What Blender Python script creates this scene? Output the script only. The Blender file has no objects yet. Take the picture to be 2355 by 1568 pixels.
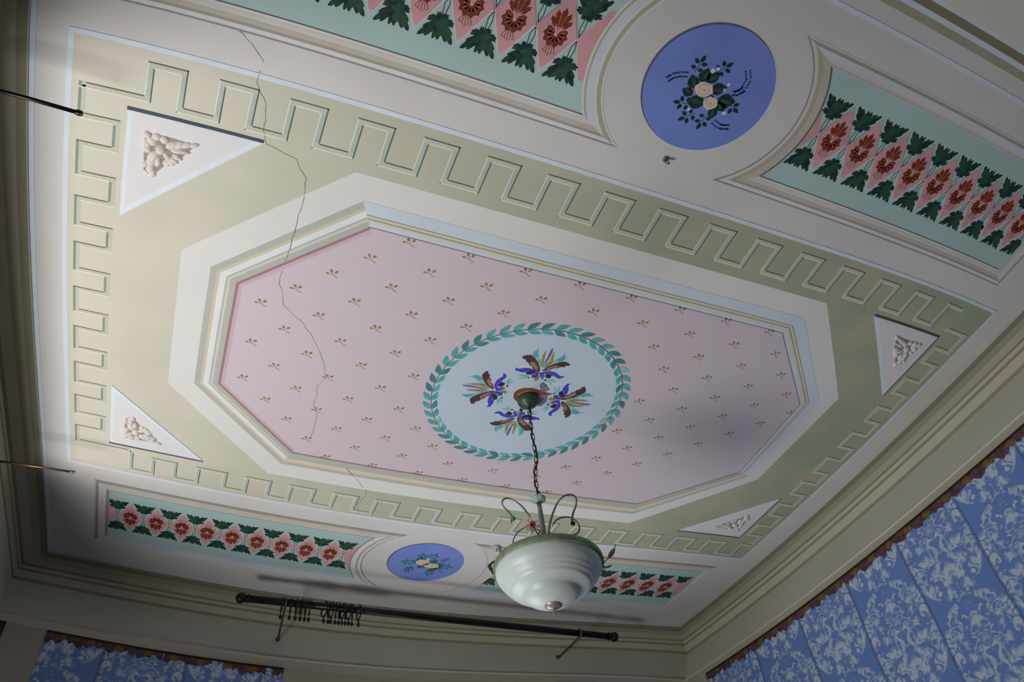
import bpy, math, random
from mathutils import Vector
random.seed(7)
S = bpy.context.scene
COL = S.collection
PI = math.pi

# ------------------------------------------------------------------ camera, world, lights, exposure
D = 2.3                      # camera to ceiling, metres
CAMZ = 1.5
ZC = CAMZ + D                # ceiling height
def build_camera():
    from mathutils import Matrix
    R = ((0.9289186, 0.2095295, 0.3052993), (-0.3614987, 0.6917236, 0.6251697), (-0.0801912, -0.6910970, 0.7182996))
    cd = bpy.data.cameras.new('camera'); co = bpy.data.objects.new('camera', cd); COL.objects.link(co)
    m = Matrix(((R[0][0], -R[0][1], -R[0][2], 0), (R[1][0], -R[1][1], -R[1][2], 0), (R[2][0], -R[2][1], -R[2][2], CAMZ), (0, 0, 0, 1)))
    co.matrix_world = m
    cd.sensor_fit = 'HORIZONTAL'; cd.sensor_width = 36.0
    cd.lens = 1771.17 * 36.0 / 2355.0
    cd.clip_start = 0.02
    S.camera = co
build_camera()
W_ = bpy.data.worlds.new('world'); S.world = W_; W_.use_nodes = True
bg = W_.node_tree.nodes['Background']; bg.inputs['Color'].default_value = (0.80, 0.90, 1.0, 1); bg.inputs['Strength'].default_value = 0.09
def area(name, loc, target, size, power, col, spread=180):
    l = bpy.data.lights.new(name, 'AREA'); l.shape = 'RECTANGLE'; l.size, l.size_y = size; l.energy = power; l.color = col
    l.spread = math.radians(spread)
    o = bpy.data.objects.new(name, l); COL.objects.link(o); o.location = loc
    o.rotation_euler = (Vector(target) - Vector(loc)).to_track_quat('-Z', 'Y').to_euler()
def spot(name, loc, target, power, col, angle, blend, radius):
    l = bpy.data.lights.new(name, 'SPOT'); l.energy = power; l.color = col; l.spot_size = math.radians(angle); l.spot_blend = blend; l.shadow_soft_size = radius
    o = bpy.data.objects.new(name, l); COL.objects.link(o); o.location = loc
    o.rotation_euler = (Vector(target) - Vector(loc)).to_track_quat('-Z', 'Y').to_euler()
# sunlight thrown back up by the sunlit ground outside the left window; it enters through the window opening
area('sunlit_ground_light', (-1.95, 2.42, -0.15), (0.2, 2.25, 3.8), (1.45, 2.2), 236, (1.0, 0.99, 0.975), 180)
# and by the pale ground outside the back window
area('back_window_ground_light', (0.35, 6.2, 0.1), (0.6, 2.4, 3.8), (2.2, 2.0), 108, (0.93, 0.97, 1.0), 180)
S.view_settings.view_transform = 'Standard'; S.view_settings.look = 'None'
S.view_settings.gamma = 1.0; S.view_settings.use_curve_mapping = False
S.view_settings.exposure = 0.0

# ------------------------------------------------------------------ materials
def lin(c): return tuple((x / 255 / 12.92) if x <= 10 else ((x / 255 + 0.055) / 1.055) ** 2.4 for x in c)
MATS = {}
def mat(name, rgb, rough=0.75, var=0.06, scale=9.0, metallic=0.0, rgb2=None, bump=0.0, spec=0.3):
    if name in MATS: return MATS[name]
    m = bpy.data.materials.new(name); m.use_nodes = True; nt = m.node_tree; b = nt.nodes['Principled BSDF']
    b.inputs['Roughness'].default_value = rough; b.inputs['Metallic'].default_value = metallic
    b.inputs['Specular IOR Level'].default_value = spec
    geo = nt.nodes.new('ShaderNodeNewGeometry')
    n = nt.nodes.new('ShaderNodeTexNoise'); n.inputs['Scale'].default_value = scale; n.inputs['Detail'].default_value = 5
    nt.links.new(geo.outputs['Position'], n.inputs['Vector'])
    r = nt.nodes.new('ShaderNodeValToRGB')
    c = lin(rgb); c2 = lin(rgb2) if rgb2 else c
    r.color_ramp.elements[0].position = 0.33; r.color_ramp.elements[1].position = 0.67
    r.color_ramp.elements[0].color = tuple(x * (1 - var) for x in c) + (1,)
    r.color_ramp.elements[1].color = tuple(min(1, x * (1 + var)) for x in c2) + (1,)
    nt.links.new(n.outputs['Fac'], r.inputs['Fac']); nt.links.new(r.outputs['Color'], b.inputs['Base Color'])
    if bump:
        n2 = nt.nodes.new('ShaderNodeTexNoise'); n2.inputs['Scale'].default_value = 60; n2.inputs['Detail'].default_value = 6
        nt.links.new(geo.outputs['Position'], n2.inputs['Vector'])
        bm = nt.nodes.new('ShaderNodeBump'); bm.inputs['Strength'].default_value = bump; bm.inputs['Distance'].default_value = 0.004
        nt.links.new(n2.outputs['Fac'], bm.inputs['Height']); nt.links.new(bm.outputs['Normal'], b.inputs['Normal'])
    MATS[name] = m; return m
plaster = mat('plaster_white', (214, 211, 207), 0.85, 0.035, 3.0, bump=0.12)
frieze_m = mat('frieze_beige', (196, 194, 182), 0.8, 0.04, 2.0)
white_line = mat('blue_white_line', (214, 224, 236), 0.7, 0.03)
ring_white = mat('octagon_white', (222, 221, 216), 0.75, 0.02, 4)
def field_material():
    m = mat('field_sage', (176, 180, 158), 0.8, 0.05, 1.7, rgb2=(204, 198, 182), bump=0.1); nt = m.node_tree
    # the sage green paint turns a lighter beige towards the left wall
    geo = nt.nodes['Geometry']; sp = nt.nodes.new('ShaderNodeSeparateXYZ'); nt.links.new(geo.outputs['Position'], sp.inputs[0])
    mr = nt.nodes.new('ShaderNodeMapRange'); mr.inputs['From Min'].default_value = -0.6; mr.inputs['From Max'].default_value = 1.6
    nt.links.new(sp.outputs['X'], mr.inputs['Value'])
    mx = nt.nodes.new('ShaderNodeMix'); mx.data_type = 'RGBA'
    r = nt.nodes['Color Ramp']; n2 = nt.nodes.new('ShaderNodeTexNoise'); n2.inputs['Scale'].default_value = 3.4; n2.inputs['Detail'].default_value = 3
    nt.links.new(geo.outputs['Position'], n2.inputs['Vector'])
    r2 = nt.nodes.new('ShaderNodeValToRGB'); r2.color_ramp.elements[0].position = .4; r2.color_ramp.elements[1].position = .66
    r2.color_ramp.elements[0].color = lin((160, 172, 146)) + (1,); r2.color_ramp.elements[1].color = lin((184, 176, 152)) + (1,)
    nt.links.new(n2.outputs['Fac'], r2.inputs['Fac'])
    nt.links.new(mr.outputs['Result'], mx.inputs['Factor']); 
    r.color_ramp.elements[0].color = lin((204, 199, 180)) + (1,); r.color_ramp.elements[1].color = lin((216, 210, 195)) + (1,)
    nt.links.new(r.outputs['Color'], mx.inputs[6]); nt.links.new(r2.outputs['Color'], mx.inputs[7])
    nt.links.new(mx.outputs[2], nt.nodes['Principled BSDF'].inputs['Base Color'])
    return m
field_m = field_material()
pink_m = mat('octagon_pink', (212, 199, 206), 0.8, 0.035, 1.6, rgb2=(207, 192, 199), bump=0.08)
disc_m = mat('medallion_pale_blue', (196, 210, 224), 0.8, 0.03, 3)
blue_m = mat('medallion_blue', (122, 143, 216), 0.7, 0.07, 5)
mint_m = mat('panel_mint', (176, 204, 200), 0.8, 0.04, 4)

# ------------------------------------------------------------------ the ceiling's layout
# Design coordinates (1 unit = D) run along the two sides of the old plaster ceiling.
# bow() bends this layout to the lens curve of the image, fitted to pixels.
CW = [[0.50179, 0.97918], [-0.01277, 0.98242], [-0.01393, -0.03924], [-0.00842, -0.05711], [0.00153, 0.04587], [-0.00088, 0.00295], [2e-05, -0.00401], [0.9765, -0.01899], [-0.00186, -0.02135], [-0.06245, 0.05944], [0.01806, -0.01196], [0.001, -0.01709], [-0.00209, 0.00735], [-0.02818, -0.04286], [0.04769, -0.10826], [0.00173, 0.0122], [-0.01178, 0.02105], [0.00504, -0.00879], [-0.0831, 0.01705], [0.01846, 0.02038], [0.01819, -0.02487], [-0.0063, 0.00744], [0.0165, 0.03667], [-0.018, 0.01158], [0.00315, -0.00697], [0.0114, -0.00085], [-0.00367, 0.00121], [-0.00266, -0.0021]]
def bow(x, y):
    x -= 0.55; y -= 1.0; u = v = 0.0; k = 0
    for i in range(7):
        for j in range(7 - i):
            t = x ** i * y ** j; u += t * CW[k][0]; v += t * CW[k][1]; k += 1
    return u * D, v * D
ORG = {}
def link(o, parent=None, loc=None):
    COL.objects.link(o)
    if parent is not None: o.parent = parent; ORG[o.name] = ORG[parent.name]
    else:
        ORG[o.name] = Vector(loc) if loc is not None else Vector((0, 0, 0)); o.location = ORG[o.name]
    return o
def thing(name, label, cat, loc, group=None):
    o = bpy.data.objects.new(name, None); o.empty_display_size = 0.05; link(o, None, loc)
    o['label'] = label; o['category'] = cat
    if group: o['group'] = group
    return o
def mesh(name, verts, faces, m, parent=None, loc=None, smooth=False, uvs=None):
    org = ORG[parent.name] if parent is not None else (Vector(loc) if loc is not None else Vector((0, 0, 0)))
    me = bpy.data.meshes.new(name); me.from_pydata([tuple(Vector(v) - org) for v in verts], [], faces); me.update()
    if m: 
        for q in (m if isinstance(m, list) else [m]): me.materials.append(q)
    if smooth:
        for p in me.polygons: p.use_smooth = True
    if uvs:
        L = me.uv_layers.new(name='UVMap')
        for lp in me.loops: L.data[lp.index].uv = uvs[lp.vertex_index]
    return link(bpy.data.objects.new(name, me), parent, loc)
def struct(o): o['kind'] = 'structure'; return o
def subdiv(poly, step=0.06):
    out = []
    for i, a in enumerate(poly):
        b = poly[(i + 1) % len(poly)]; n = max(1, int(math.hypot(b[0] - a[0], b[1] - a[1]) / step))
        out += [(a[0] + (b[0] - a[0]) * k / n, a[1] + (b[1] - a[1]) * k / n) for k in range(n)]
    return out
KR = .45      # relief of the painted and plastered layers, from the nominal millimetres below
def flat(name, polys, d0, d1, m, parent, loc=None):
    """raised flat shapes on the ceiling: polys in design coordinates, from drop d0 down to drop d1 (mm)"""
    V = []; F = []
    for p in polys:
        p = subdiv(p); w = [bow(*q) for q in p]; n = len(w); b = len(V)
        V += [(x, y, ZC - d1 * KR / 1000) for x, y in w] + [(x, y, ZC - d0 * KR / 1000) for x, y in w]
        F.append(tuple(range(b, b + n)))
        F += [(b + i, b + n + i, b + n + (i + 1) % n, b + (i + 1) % n) for i in range(n)]
    return mesh(name, V, F, m, parent, loc)
def ribbon(pts, w, closed=False):
    """list of quads (design coordinates) along a polyline with mitred corners"""
    n = len(pts); L = []; Rr = []
    for i, p in enumerate(pts):
        a = pts[i - 1] if (i or closed) else None; b = pts[(i + 1) % n] if (i < n - 1 or closed) else None
        ds = []
        if a: d = Vector((p[0] - a[0], p[1] - a[1])).normalized(); ds.append(d)
        if b: d = Vector((b[0] - p[0], b[1] - p[1])).normalized(); ds.append(d)
        ns = [Vector((-d.y, d.x)) for d in ds]
        nn = sum(ns, Vector((0, 0))) / len(ns)
        k = 1 / max(0.35, nn.length_squared) if len(ns) == 2 else 1
        nn = nn * k * (w(i) if callable(w) else w) / 2
        L.append((p[0] + nn.x, p[1] + nn.y)); Rr.append((p[0] - nn.x, p[1] - nn.y))
    m = n if closed else n - 1
    return [[L[i], L[(i + 1) % n], Rr[(i + 1) % n], Rr[i]] for i in range(m)]
def circle(cx, cy, r, n=48, ry=None): return [(cx + r * math.cos(2 * PI * k / n), cy + (ry or r) * math.sin(2 * PI * k / n)) for k in range(n)]
def at(x, y, drop=0.0): u, v = bow(x, y); return Vector((u, v, ZC - drop))

# ------------------------------------------------------------------ shell: ceiling slab, walls, floor, cornice
A_, B_, C_, D_ = (-.370, 1.965, 1.490, 0.0), (-.443, 2.060, 1.572, .0143), (-.470, 2.148, 1.655, .046), (-.531, 2.413, 1.846, .153)
def mixl(a, b, t): return tuple(p + (q - p) * t for p, q in zip(a, b))
def edge(l):
    """left wall, back wall, right wall edge at one height of the moulding, as three world polylines"""
    L, Bk, R, h = l; s = (1 - h)  # bent outline at ceiling height scaled about the camera to drop h
    def pt(x, y): u, v = bow(x, y); return Vector((u * s, v * s, ZC - h * D))
    n = 14
    left = [pt(L, .45 + (Bk - .45) * k / n) for k in range(n + 1)]
    back = [pt(L + (R - L) * k / n, Bk) for k in range(n + 1)]
    right = [pt(R, Bk + (.45 - Bk) * k / n) for k in range(n + 1)]
    left.insert(0, Vector((left[0].x + 0.02, -0.9, left[0].z))); right.append(Vector((right[-1].x - 0.02, -0.9, right[-1].z)))
    return left, back, right
def loft(name, lines, side, m, parent=None):
    V = []; F = []
    for l in lines: V += [tuple(v) for v in edge(l)[side]]
    n = len(V) // len(lines)
    for r in range(len(lines) - 1):
        F += [(r * n + i, r * n + i + 1, (r + 1) * n + i + 1, (r + 1) * n + i) for i in range(n - 1)]
    return mesh(name, V, F, m, parent)
Apts = edge(A_); cv = [tuple(v + Vector((0, 0, 0))) for v in Apts[0]] + [tuple(v) for v in Apts[1][1:]] + [tuple(v) for v in Apts[2][1:]]
nA = len(cv)
ceiling = struct(mesh('ceiling', cv + [(x, y, z + .12) for x, y, z in cv], [tuple(range(nA)), tuple(range(2 * nA - 1, nA - 1, -1))] + [(i, (i + 1) % nA, nA + (i + 1) % nA, nA + i) for i in range(nA)], plaster))
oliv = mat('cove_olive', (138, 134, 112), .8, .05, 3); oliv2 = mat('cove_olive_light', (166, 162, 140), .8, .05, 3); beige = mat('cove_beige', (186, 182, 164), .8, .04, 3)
brownl = mat('cornice_brown_line', (158, 146, 118), .8, .05, 5); crm = mat('cornice_cream', (198, 192, 172), .8, .04, 3); bead_m = mat('cornice_bead', (206, 202, 192), .7, .02, 3)  # brown strips lie flat; their colour carries the shade of small grooves
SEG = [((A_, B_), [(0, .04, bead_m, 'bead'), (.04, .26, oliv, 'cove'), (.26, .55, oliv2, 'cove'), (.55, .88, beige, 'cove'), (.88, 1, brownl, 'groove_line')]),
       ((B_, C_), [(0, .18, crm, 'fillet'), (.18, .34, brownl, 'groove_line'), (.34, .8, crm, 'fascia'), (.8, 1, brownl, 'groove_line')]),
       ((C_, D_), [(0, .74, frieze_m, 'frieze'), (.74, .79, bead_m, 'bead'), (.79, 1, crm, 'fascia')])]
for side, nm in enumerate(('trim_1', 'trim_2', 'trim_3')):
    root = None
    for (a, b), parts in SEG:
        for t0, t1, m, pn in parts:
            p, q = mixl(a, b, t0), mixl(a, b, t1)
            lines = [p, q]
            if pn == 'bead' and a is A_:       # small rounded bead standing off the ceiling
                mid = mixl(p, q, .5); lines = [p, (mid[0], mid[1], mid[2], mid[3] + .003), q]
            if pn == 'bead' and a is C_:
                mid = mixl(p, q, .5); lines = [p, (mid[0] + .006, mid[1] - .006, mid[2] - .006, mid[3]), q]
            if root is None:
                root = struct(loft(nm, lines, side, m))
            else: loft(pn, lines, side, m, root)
# walls
WALLP = None
def damask():
    m = bpy.data.materials.new('blue_damask_wallpaper'); m.use_nodes = True; nt = m.node_tree; N = nt.nodes; Lk = nt.links
    b = N['Principled BSDF']; b.inputs['Roughness'].default_value = .6; b.inputs['Specular IOR Level'].default_value = .3
    uv = N.new('ShaderNodeUVMap'); sp = N.new('ShaderNodeSeparateXYZ'); Lk.new(uv.outputs[0], sp.inputs[0])
    def mth(op, a, b_=None, c=None):
        n = N.new('ShaderNodeMath'); n.operation = op
        for i, v in enumerate((a, b_, c)):
            if v is None: continue
            if isinstance(v, (int, float)): n.inputs[i].default_value = v
            else: Lk.new(v, n.inputs[i])
        return n.outputs[0]
    cu = mth('DIVIDE', sp.outputs[0], .40); col = mth('FLOOR', cu); fx = mth('FRACT', cu)
    xx = mth('MULTIPLY', mth('ABSOLUTE', mth('SUBTRACT', fx, .5)), 2)            # 0 centre, 1 at the seam
    par = mth('MULTIPLY', mth('MODULO', mth('ABSOLUTE', col), 2), .5)
    vy = mth('FRACT', mth('ADD', mth('DIVIDE', sp.outputs[1], .52), par))
    sv = mth('ABSOLUTE', mth('SINE', mth('MULTIPLY', vy, PI)))
    og = mth('MULTIPLY', mth('POWER', sv, .40), 1.22)                              # ogee outline
    ins = mth('SMOOTH_MIN', mth('MULTIPLY', mth('SUBTRACT', og, xx), 9), 1, .2)
    comb = N.new('ShaderNodeCombineXYZ'); Lk.new(mth('MULTIPLY', xx, .20), comb.inputs[0]); Lk.new(mth('MULTIPLY', vy, .52), comb.inputs[1])
    n1 = N.new('ShaderNodeTexNoise'); n1.inputs['Scale'].default_value = 17; n1.inputs['Detail'].default_value = 1.5; n1.inputs['Distortion'].default_value = 2.6
    Lk.new(comb.outputs[0], n1.inputs['Vector'])
    v1 = N.new('ShaderNodeTexVoronoi'); v1.inputs['Scale'].default_value = 26; v1.feature = 'SMOOTH_F1'; Lk.new(comb.outputs[0], v1.inputs['Vector'])
    pat = mth('ADD', mth('MULTIPLY', mth('SUBTRACT', n1.outputs['Fac'], .43), 5.5), mth('MULTIPLY', mth('SUBTRACT', .42, v1.outputs['Distance']), 2.2))
    cl = N.new('ShaderNodeClamp'); Lk.new(mth('MULTIPLY', pat, mth('MAXIMUM', ins, 0)), cl.inputs[0])
    # fine inner hatching of the flowers
    wv = N.new('ShaderNodeTexWave'); wv.inputs['Scale'].default_value = 34; wv.inputs['Distortion'].default_value = 9; wv.inputs['Detail'].default_value = 2
    Lk.new(comb.outputs[0], wv.inputs['Vector'])
    fac = mth('MULTIPLY', cl.outputs[0], mth('ADD', mth('MULTIPLY', wv.outputs['Fac'], .5), .42))
    seam = mth('GREATER_THAN', xx, .955)
    mx = N.new('ShaderNodeMix'); mx.data_type = 'RGBA'; Lk.new(fac, mx.inputs['Factor'])
    mx.inputs[6].default_value = lin((110, 142, 206)) + (1,); mx.inputs[7].default_value = lin((226, 236, 236)) + (1,)
    m2 = N.new('ShaderNodeMix'); m2.data_type = 'RGBA'; Lk.new(mth('MULTIPLY', seam, .55), m2.inputs['Factor']); Lk.new(mx.outputs[2], m2.inputs[6]); m2.inputs[7].default_value = lin((64, 80, 140)) + (1,)
    Lk.new(m2.outputs[2], b.inputs['Base Color'])
    return m
damask_m = damask()
Dl = edge(D_)
def along(side, t):
    """point on the wall line of a side at world y (side walls) or world x (back wall)"""
    pl = Dl[side]; ax = 0 if side == 1 else 1
    P = sorted(pl, key=lambda v: v[ax])
    for a, b in zip(P, P[1:]):
        if a[ax] <= t <= b[ax]:
            k = (t - a[ax]) / max(1e-9, b[ax] - a[ax]); return a.lerp(b, k)
    return P[0] if t < P[0][ax] else P[-1]
NRM = (Vector((1, 0, 0)), Vector((0, -1, 0)), Vector((-1, 0, 0)))
def wallstrip(name, side, t0, t1, z0, z1, off, m, parent, step=.2, thick=0.0):
    n = max(1, int(abs(t1 - t0) / step)); V = []; F = []; U = []
    for k in range(n + 1):
        t = t0 + (t1 - t0) * k / n; p = along(side, t) + NRM[side] * off
        for z in (z1, z0): V.append((p.x, p.y, z)); U.append((t, ZC - z))
    for k in range(n): F.append((2 * k, 2 * k + 1, 2 * k + 3, 2 * k + 2))
    if thick:
        b = len(V); V += [tuple(Vector(v) - NRM[side] * thick) for v in V]; U += U
        F += [tuple(i + b for i in reversed(f)) for f in F[:n]]
        F += [(2 * k, 2 * k + 2, b + 2 * k + 2, b + 2 * k) for k in range(n)] + [(2 * k + 1, b + 2 * k + 1, b + 2 * k + 3, 2 * k + 3) for k in range(n)]
        F += [(0, b, b + 1, 1), (2 * n, 2 * n + 1, b + 2 * n + 1, b + 2 * n)]
    return mesh(name, V, F, m, parent, uvs=U)
ZD = ZC - .153 * D
wall_m = mat('wall_beige', (176, 170, 154), .8, .04, 2)
corner_m = mat('corner_post_brown', (62, 52, 40), .8, .1, 6)
xL, xR, yB = Dl[1][0].x, Dl[1][-1].x, Dl[1][0].y
WY0, WY1, WZ0, WZ1 = 1.40, 3.24, .70, 3.42      # window in the left wall, just outside the picture
wl = struct(wallstrip('wall_left', 0, -0.9, WY0, 0, ZD, 0, wall_m, None, thick=.16))
wallstrip('wall_section', 0, WY1, Dl[0][-1].y, 0, ZD, 0, wall_m, wl, thick=.16)
wallstrip('wall_section', 0, WY0, WY1, 0, WZ0, 0, wall_m, wl, thick=.16)
wallstrip('wall_section', 0, WY0, WY1, WZ1, ZD, 0, wall_m, wl, thick=.16)
wfm = mat('window_frame_white', (214, 210, 200), .5, .03)
win = struct(wallstrip('window_1', 0, WY0 - .06, WY0, WZ0 - .06, WZ1 + .02, .02, wfm, None, thick=.05))
for ya, yb, za, zb in ((WY1, WY1 + .06, WZ0 - .06, WZ1 + .02), (WY0, WY1, WZ0 - .06, WZ0), (WY0, WY1, WZ1, WZ1 + .02)): wallstrip('window_casing', 0, ya, yb, za, zb, .02, wfm, win, thick=.05)
def cornice_back(side, off):     # masonry behind the cornice keeps daylight out
    P = [along(side, t) for t in ([-.9 + .4 * k for k in range(13)] if side != 1 else [-.9 + .33 * k for k in range(13)])]
    V = [tuple(p - NRM[side] * off + Vector((0, 0, q))) for p in P for q in (0, .45)]
    mesh('masonry', V, [(2 * k, 2 * k + 1, 2 * k + 3, 2 * k + 2) for k in range(len(P) - 1)], wall_m, (None, wb, None)[side] if side == 1 else wl)
BX0, BX1, BZ0, BZ1 = .54, 1.85, .45, 2.80      # window in the back wall, below the picture
wb = struct(wallstrip('wall_back', 1, xL, BX0, 0, ZD, 0, wall_m, None, thick=.16))
wallstrip('wall_section', 1, BX1, xR, 0, ZD, 0, wall_m, wb, thick=.16)
wallstrip('wall_section', 1, BX0, BX1, 0, BZ0, 0, wall_m, wb, thick=.16)
wallstrip('wall_section', 1, BX0, BX1, BZ1, ZD, 0, wall_m, wb, thick=.16)
wfm2 = mat('window_frame_white', (214, 210, 200), .5, .03)
win2 = struct(wallstrip('window_2', 1, BX0 - .06, BX0, BZ0 - .06, BZ1 + .06, .02, wfm2, None, thick=.05))
for xa, xb, za, zb in ((BX1, BX1 + .06, BZ0 - .06, BZ1 + .06), (BX0, BX1, BZ0 - .06, BZ0), (BX0, BX1, BZ1, BZ1 + .06)): wallstrip('window_casing', 1, xa, xb, za, zb, .02, wfm2, win2, thick=.05)
wr = struct(wallstrip('wall_right', 2, -0.9, Dl[2][0].y, 0, ZD, 0, wall_m, None, thick=.1))
fl_m = mat('floor_boards', (150, 112, 78), .5, .15, 5)
fl = []
floor = struct(mesh('floor', [(-1.3, -1.2, 0), (3.6, -1.2, 0), (3.6, 4.9, 0), (-1.3, 4.9, 0), (-1.3, -1.2, -.1), (3.6, -1.2, -.1), (3.6, 4.9, -.1), (-1.3, 4.9, -.1)],
               [(0, 1, 2, 3), (7, 6, 5, 4), (0, 4, 5, 1), (1, 5, 6, 2), (2, 6, 7, 3), (3, 7, 4, 0)], fl_m))
wallstrip('wallpaper', 2, -.85, 4.055, .9, ZD - .002, .004, damask_m, wr, thick=.003)
wallstrip('wallpaper', 1, -.675, .516, .9, ZD - .002, .004, damask_m, wb, thick=.003)
wallstrip('wallpaper', 1, 2.155, 3.0, .9, ZD - .002, .004, damask_m, wb, thick=.003)
wallstrip('wallpaper', 0, -.85, WY0 - .08, .9, ZD - .002, .004, damask_m, wl, thick=.003)
wallstrip('wallpaper', 0, WY1 + .08, 4.03, .9, ZD - .002, .004, damask_m, wl, thick=.003)
wallstrip('corner_board', 1, xL + .002, -.855, .1, ZD - .002, .012, corner_m, wb, thick=.012)
# gilt garland border under the frieze
gar_m = mat('garland_brown', (104, 62, 34), .6, .45, 45, rgb2=(92, 66, 84)); gold_m = mat('garland_gold', (164, 126, 54), .5, .6, 90, rgb2=(112, 84, 44)); dkl = mat('garland_dark_line', (44, 30, 14), .7, .1)
for side, par, t0, t1 in ((2, wr, -.5, 4.055), (1, wb, -.675, .516), (1, wb, 2.155, 3.0), (0, wl, 1.0, 4.03)):
    wallstrip('border_line', side, t0, t1, ZD - .012, ZD - .001, .007, dkl, par, thick=.003)  # dark brown line along the top of the border
    n = int((t1 - t0) / .0135); V = []; F = []
    for k in range(n + 1):
        t = t0 + (t1 - t0) * k / n; p = along(side, t) + NRM[side] * .0065
        dz = .046 + .010 * math.sin(t * 46) + .006 * math.sin(t * 131 + 1) + random.uniform(-.009, .009)
        V += [(p.x, p.y, ZD - .010), (p.x, p.y, ZD - dz)]
    F = [(2 * k, 2 * k + 1, 2 * k + 3, 2 * k + 2) for k in range(n)]
    mesh('garland', V, F, gar_m, par)
    t = t0 + .06
    while t < t1 - .04:
        p = along(side, t) + NRM[side] * .0085; tx = Vector((1, 0, 0)) if side == 1 else Vector((0, 1, 0))
        c = p - Vector((0, 0, p.z - ZD + .029)); V = [tuple(c + NRM[side] * .004)]
        m = 18
        for k in range(m):
            a = 2 * PI * k / m; r = .0155 * (1 + .10 * math.cos(7 * a) + random.uniform(-.22, .22)); V.append(tuple(c + tx * (r * 1.8 * math.cos(a)) + Vector((0, 0, r * math.sin(a)))))
        mesh('gold_rosette', V, [(0, 1 + k, 1 + (k + 1) % m) for k in range(m)], gold_m, par)
        t += .137
# ------------------------------------------------------------------ ceiling: border lines, sage field, meander
FX0, FX1, FY0, FY1 = -.309, 1.417, .527, 1.521
def frame_ribbon(x0, y0, x1, y1, w): return ribbon([(x0, y0), (x1, y0), (x1, y1), (x0, y1)], w, True)
lw = .0075
flat('painted_line', frame_ribbon(FX0 - lw / 2, FY0 - lw / 2, FX1 + lw / 2, FY1 + lw / 2, lw), 0, 4.4, white_line, ceiling)
flat('painted_line', [[(-.3615, .3), (-.3695, .3), (-.3695, 1.955), (-.3615, 1.955)]], 0, 3, white_line, ceiling)
flat('sage_field', [[(FX0, FY0), (FX1, FY0), (FX1, FY1), (FX0, FY1)]], 0, 4, field_m, ceiling)
# lines and soffit band over the near side of the room
ol3 = mat('soffit_olive', (140, 134, 106), .8, .05)
flat('painted_line', [[(-.3, .139), (1.485, .139), (1.485, .146), (-.3, .146)]], 0, 3, white_line, ceiling)
flat('soffit_band', [[(-.36, .098), (1.489, .098), (1.489, .112), (-.36, .112)]], 0, 3, mat('soffit_khaki', (170, 166, 146), .8, .05), ceiling)
flat('painted_line', [[(-.36, .089), (1.489, .089), (1.489, .098), (-.36, .098)]], 0, 6, white_line, ceiling)
flat('soffit_band', [[(-.36, .075), (1.489, .075), (1.489, .089), (-.36, .089)]], 0, 9, ol3, ceiling)
flat('painted_line', [[(-.36, .070), (1.489, .070), (1.489, .075), (-.36, .075)]], 0, 14, white_line, ceiling)
flat('soffit', [[(-.36, -.3), (1.489, -.3), (1.489, .070), (-.36, .070)]], 0, 16, mat('soffit_cream', (226, 222, 212), .8, .02), ceiling)

mw = .0100
top = [(-.2935, .6010)]
pt = []
pt.append((-.2935, .6010)); x = -.201
for k in range(16):
    xk = -.201 + .0994 * k
    pt += [(xk, .606 if k else .601), (xk, .548), (xk + .046, .548), (xk + .046, .606)]
pt = pt[:-1]
right_y = [.602, .654, .698, .753, .800, .851, .900, .946, 1.0, 1.046, 1.103, 1.148, 1.2, 1.248, 1.3, 1.35, 1.40]
rx = [1.3995, 1.3545]
pr = [(1.336, .602), (rx[0], .602)]
for k, yy in enumerate(right_y[1:]): pr += [(rx[k % 2], yy), (rx[(k + 1) % 2], yy)]
pr += [(pr[-1][0], 1.45)] if pr[-1][0] > 1.38 else [(pr[-1][0], 1.45)]
bx = [-.18, -.133, -.085, -.035, .024, .072, .122, .170, .222, .270, .320, .366, .416, .469, .518, .571, .616, .667, .717, .765, .815, .865, .915, .961, 1.008, 1.059, 1.110, 1.160, 1.214, 1.262, 1.315, 1.371]
by = [1.450, 1.506]
pb = [(1.3995, 1.450)]
for k in range(len(bx) - 1, -1, -1):
    lev = by[0] if (len(bx) - 1 - k) % 2 == 0 else by[1]
    pb += [(bx[k], lev), (bx[k], by[1] if lev == by[0] else by[0])]
pb[-1] = (bx[0], 1.4375)
left_y = [.650, .697, .750, .797, .848, .890, .945, .990, 1.043, 1.088, 1.142, 1.186, 1.240, 1.286, 1.339, 1.386]
lx = [-.2935, -.2410]
pl = [(bx[0], 1.4375), (lx[0], 1.4375)]
ys = left_y[::-1]
for k, yy in enumerate(ys): pl += [(lx[k % 2], yy), (lx[(k + 1) % 2], yy)]
pl += [(lx[0], .601)]
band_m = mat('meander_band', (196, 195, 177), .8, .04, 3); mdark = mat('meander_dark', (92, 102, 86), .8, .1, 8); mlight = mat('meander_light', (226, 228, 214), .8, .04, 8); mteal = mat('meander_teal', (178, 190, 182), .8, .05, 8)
mteal2 = mat('meander_teal_deep', (134, 150, 138), .8, .05, 8)
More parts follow.
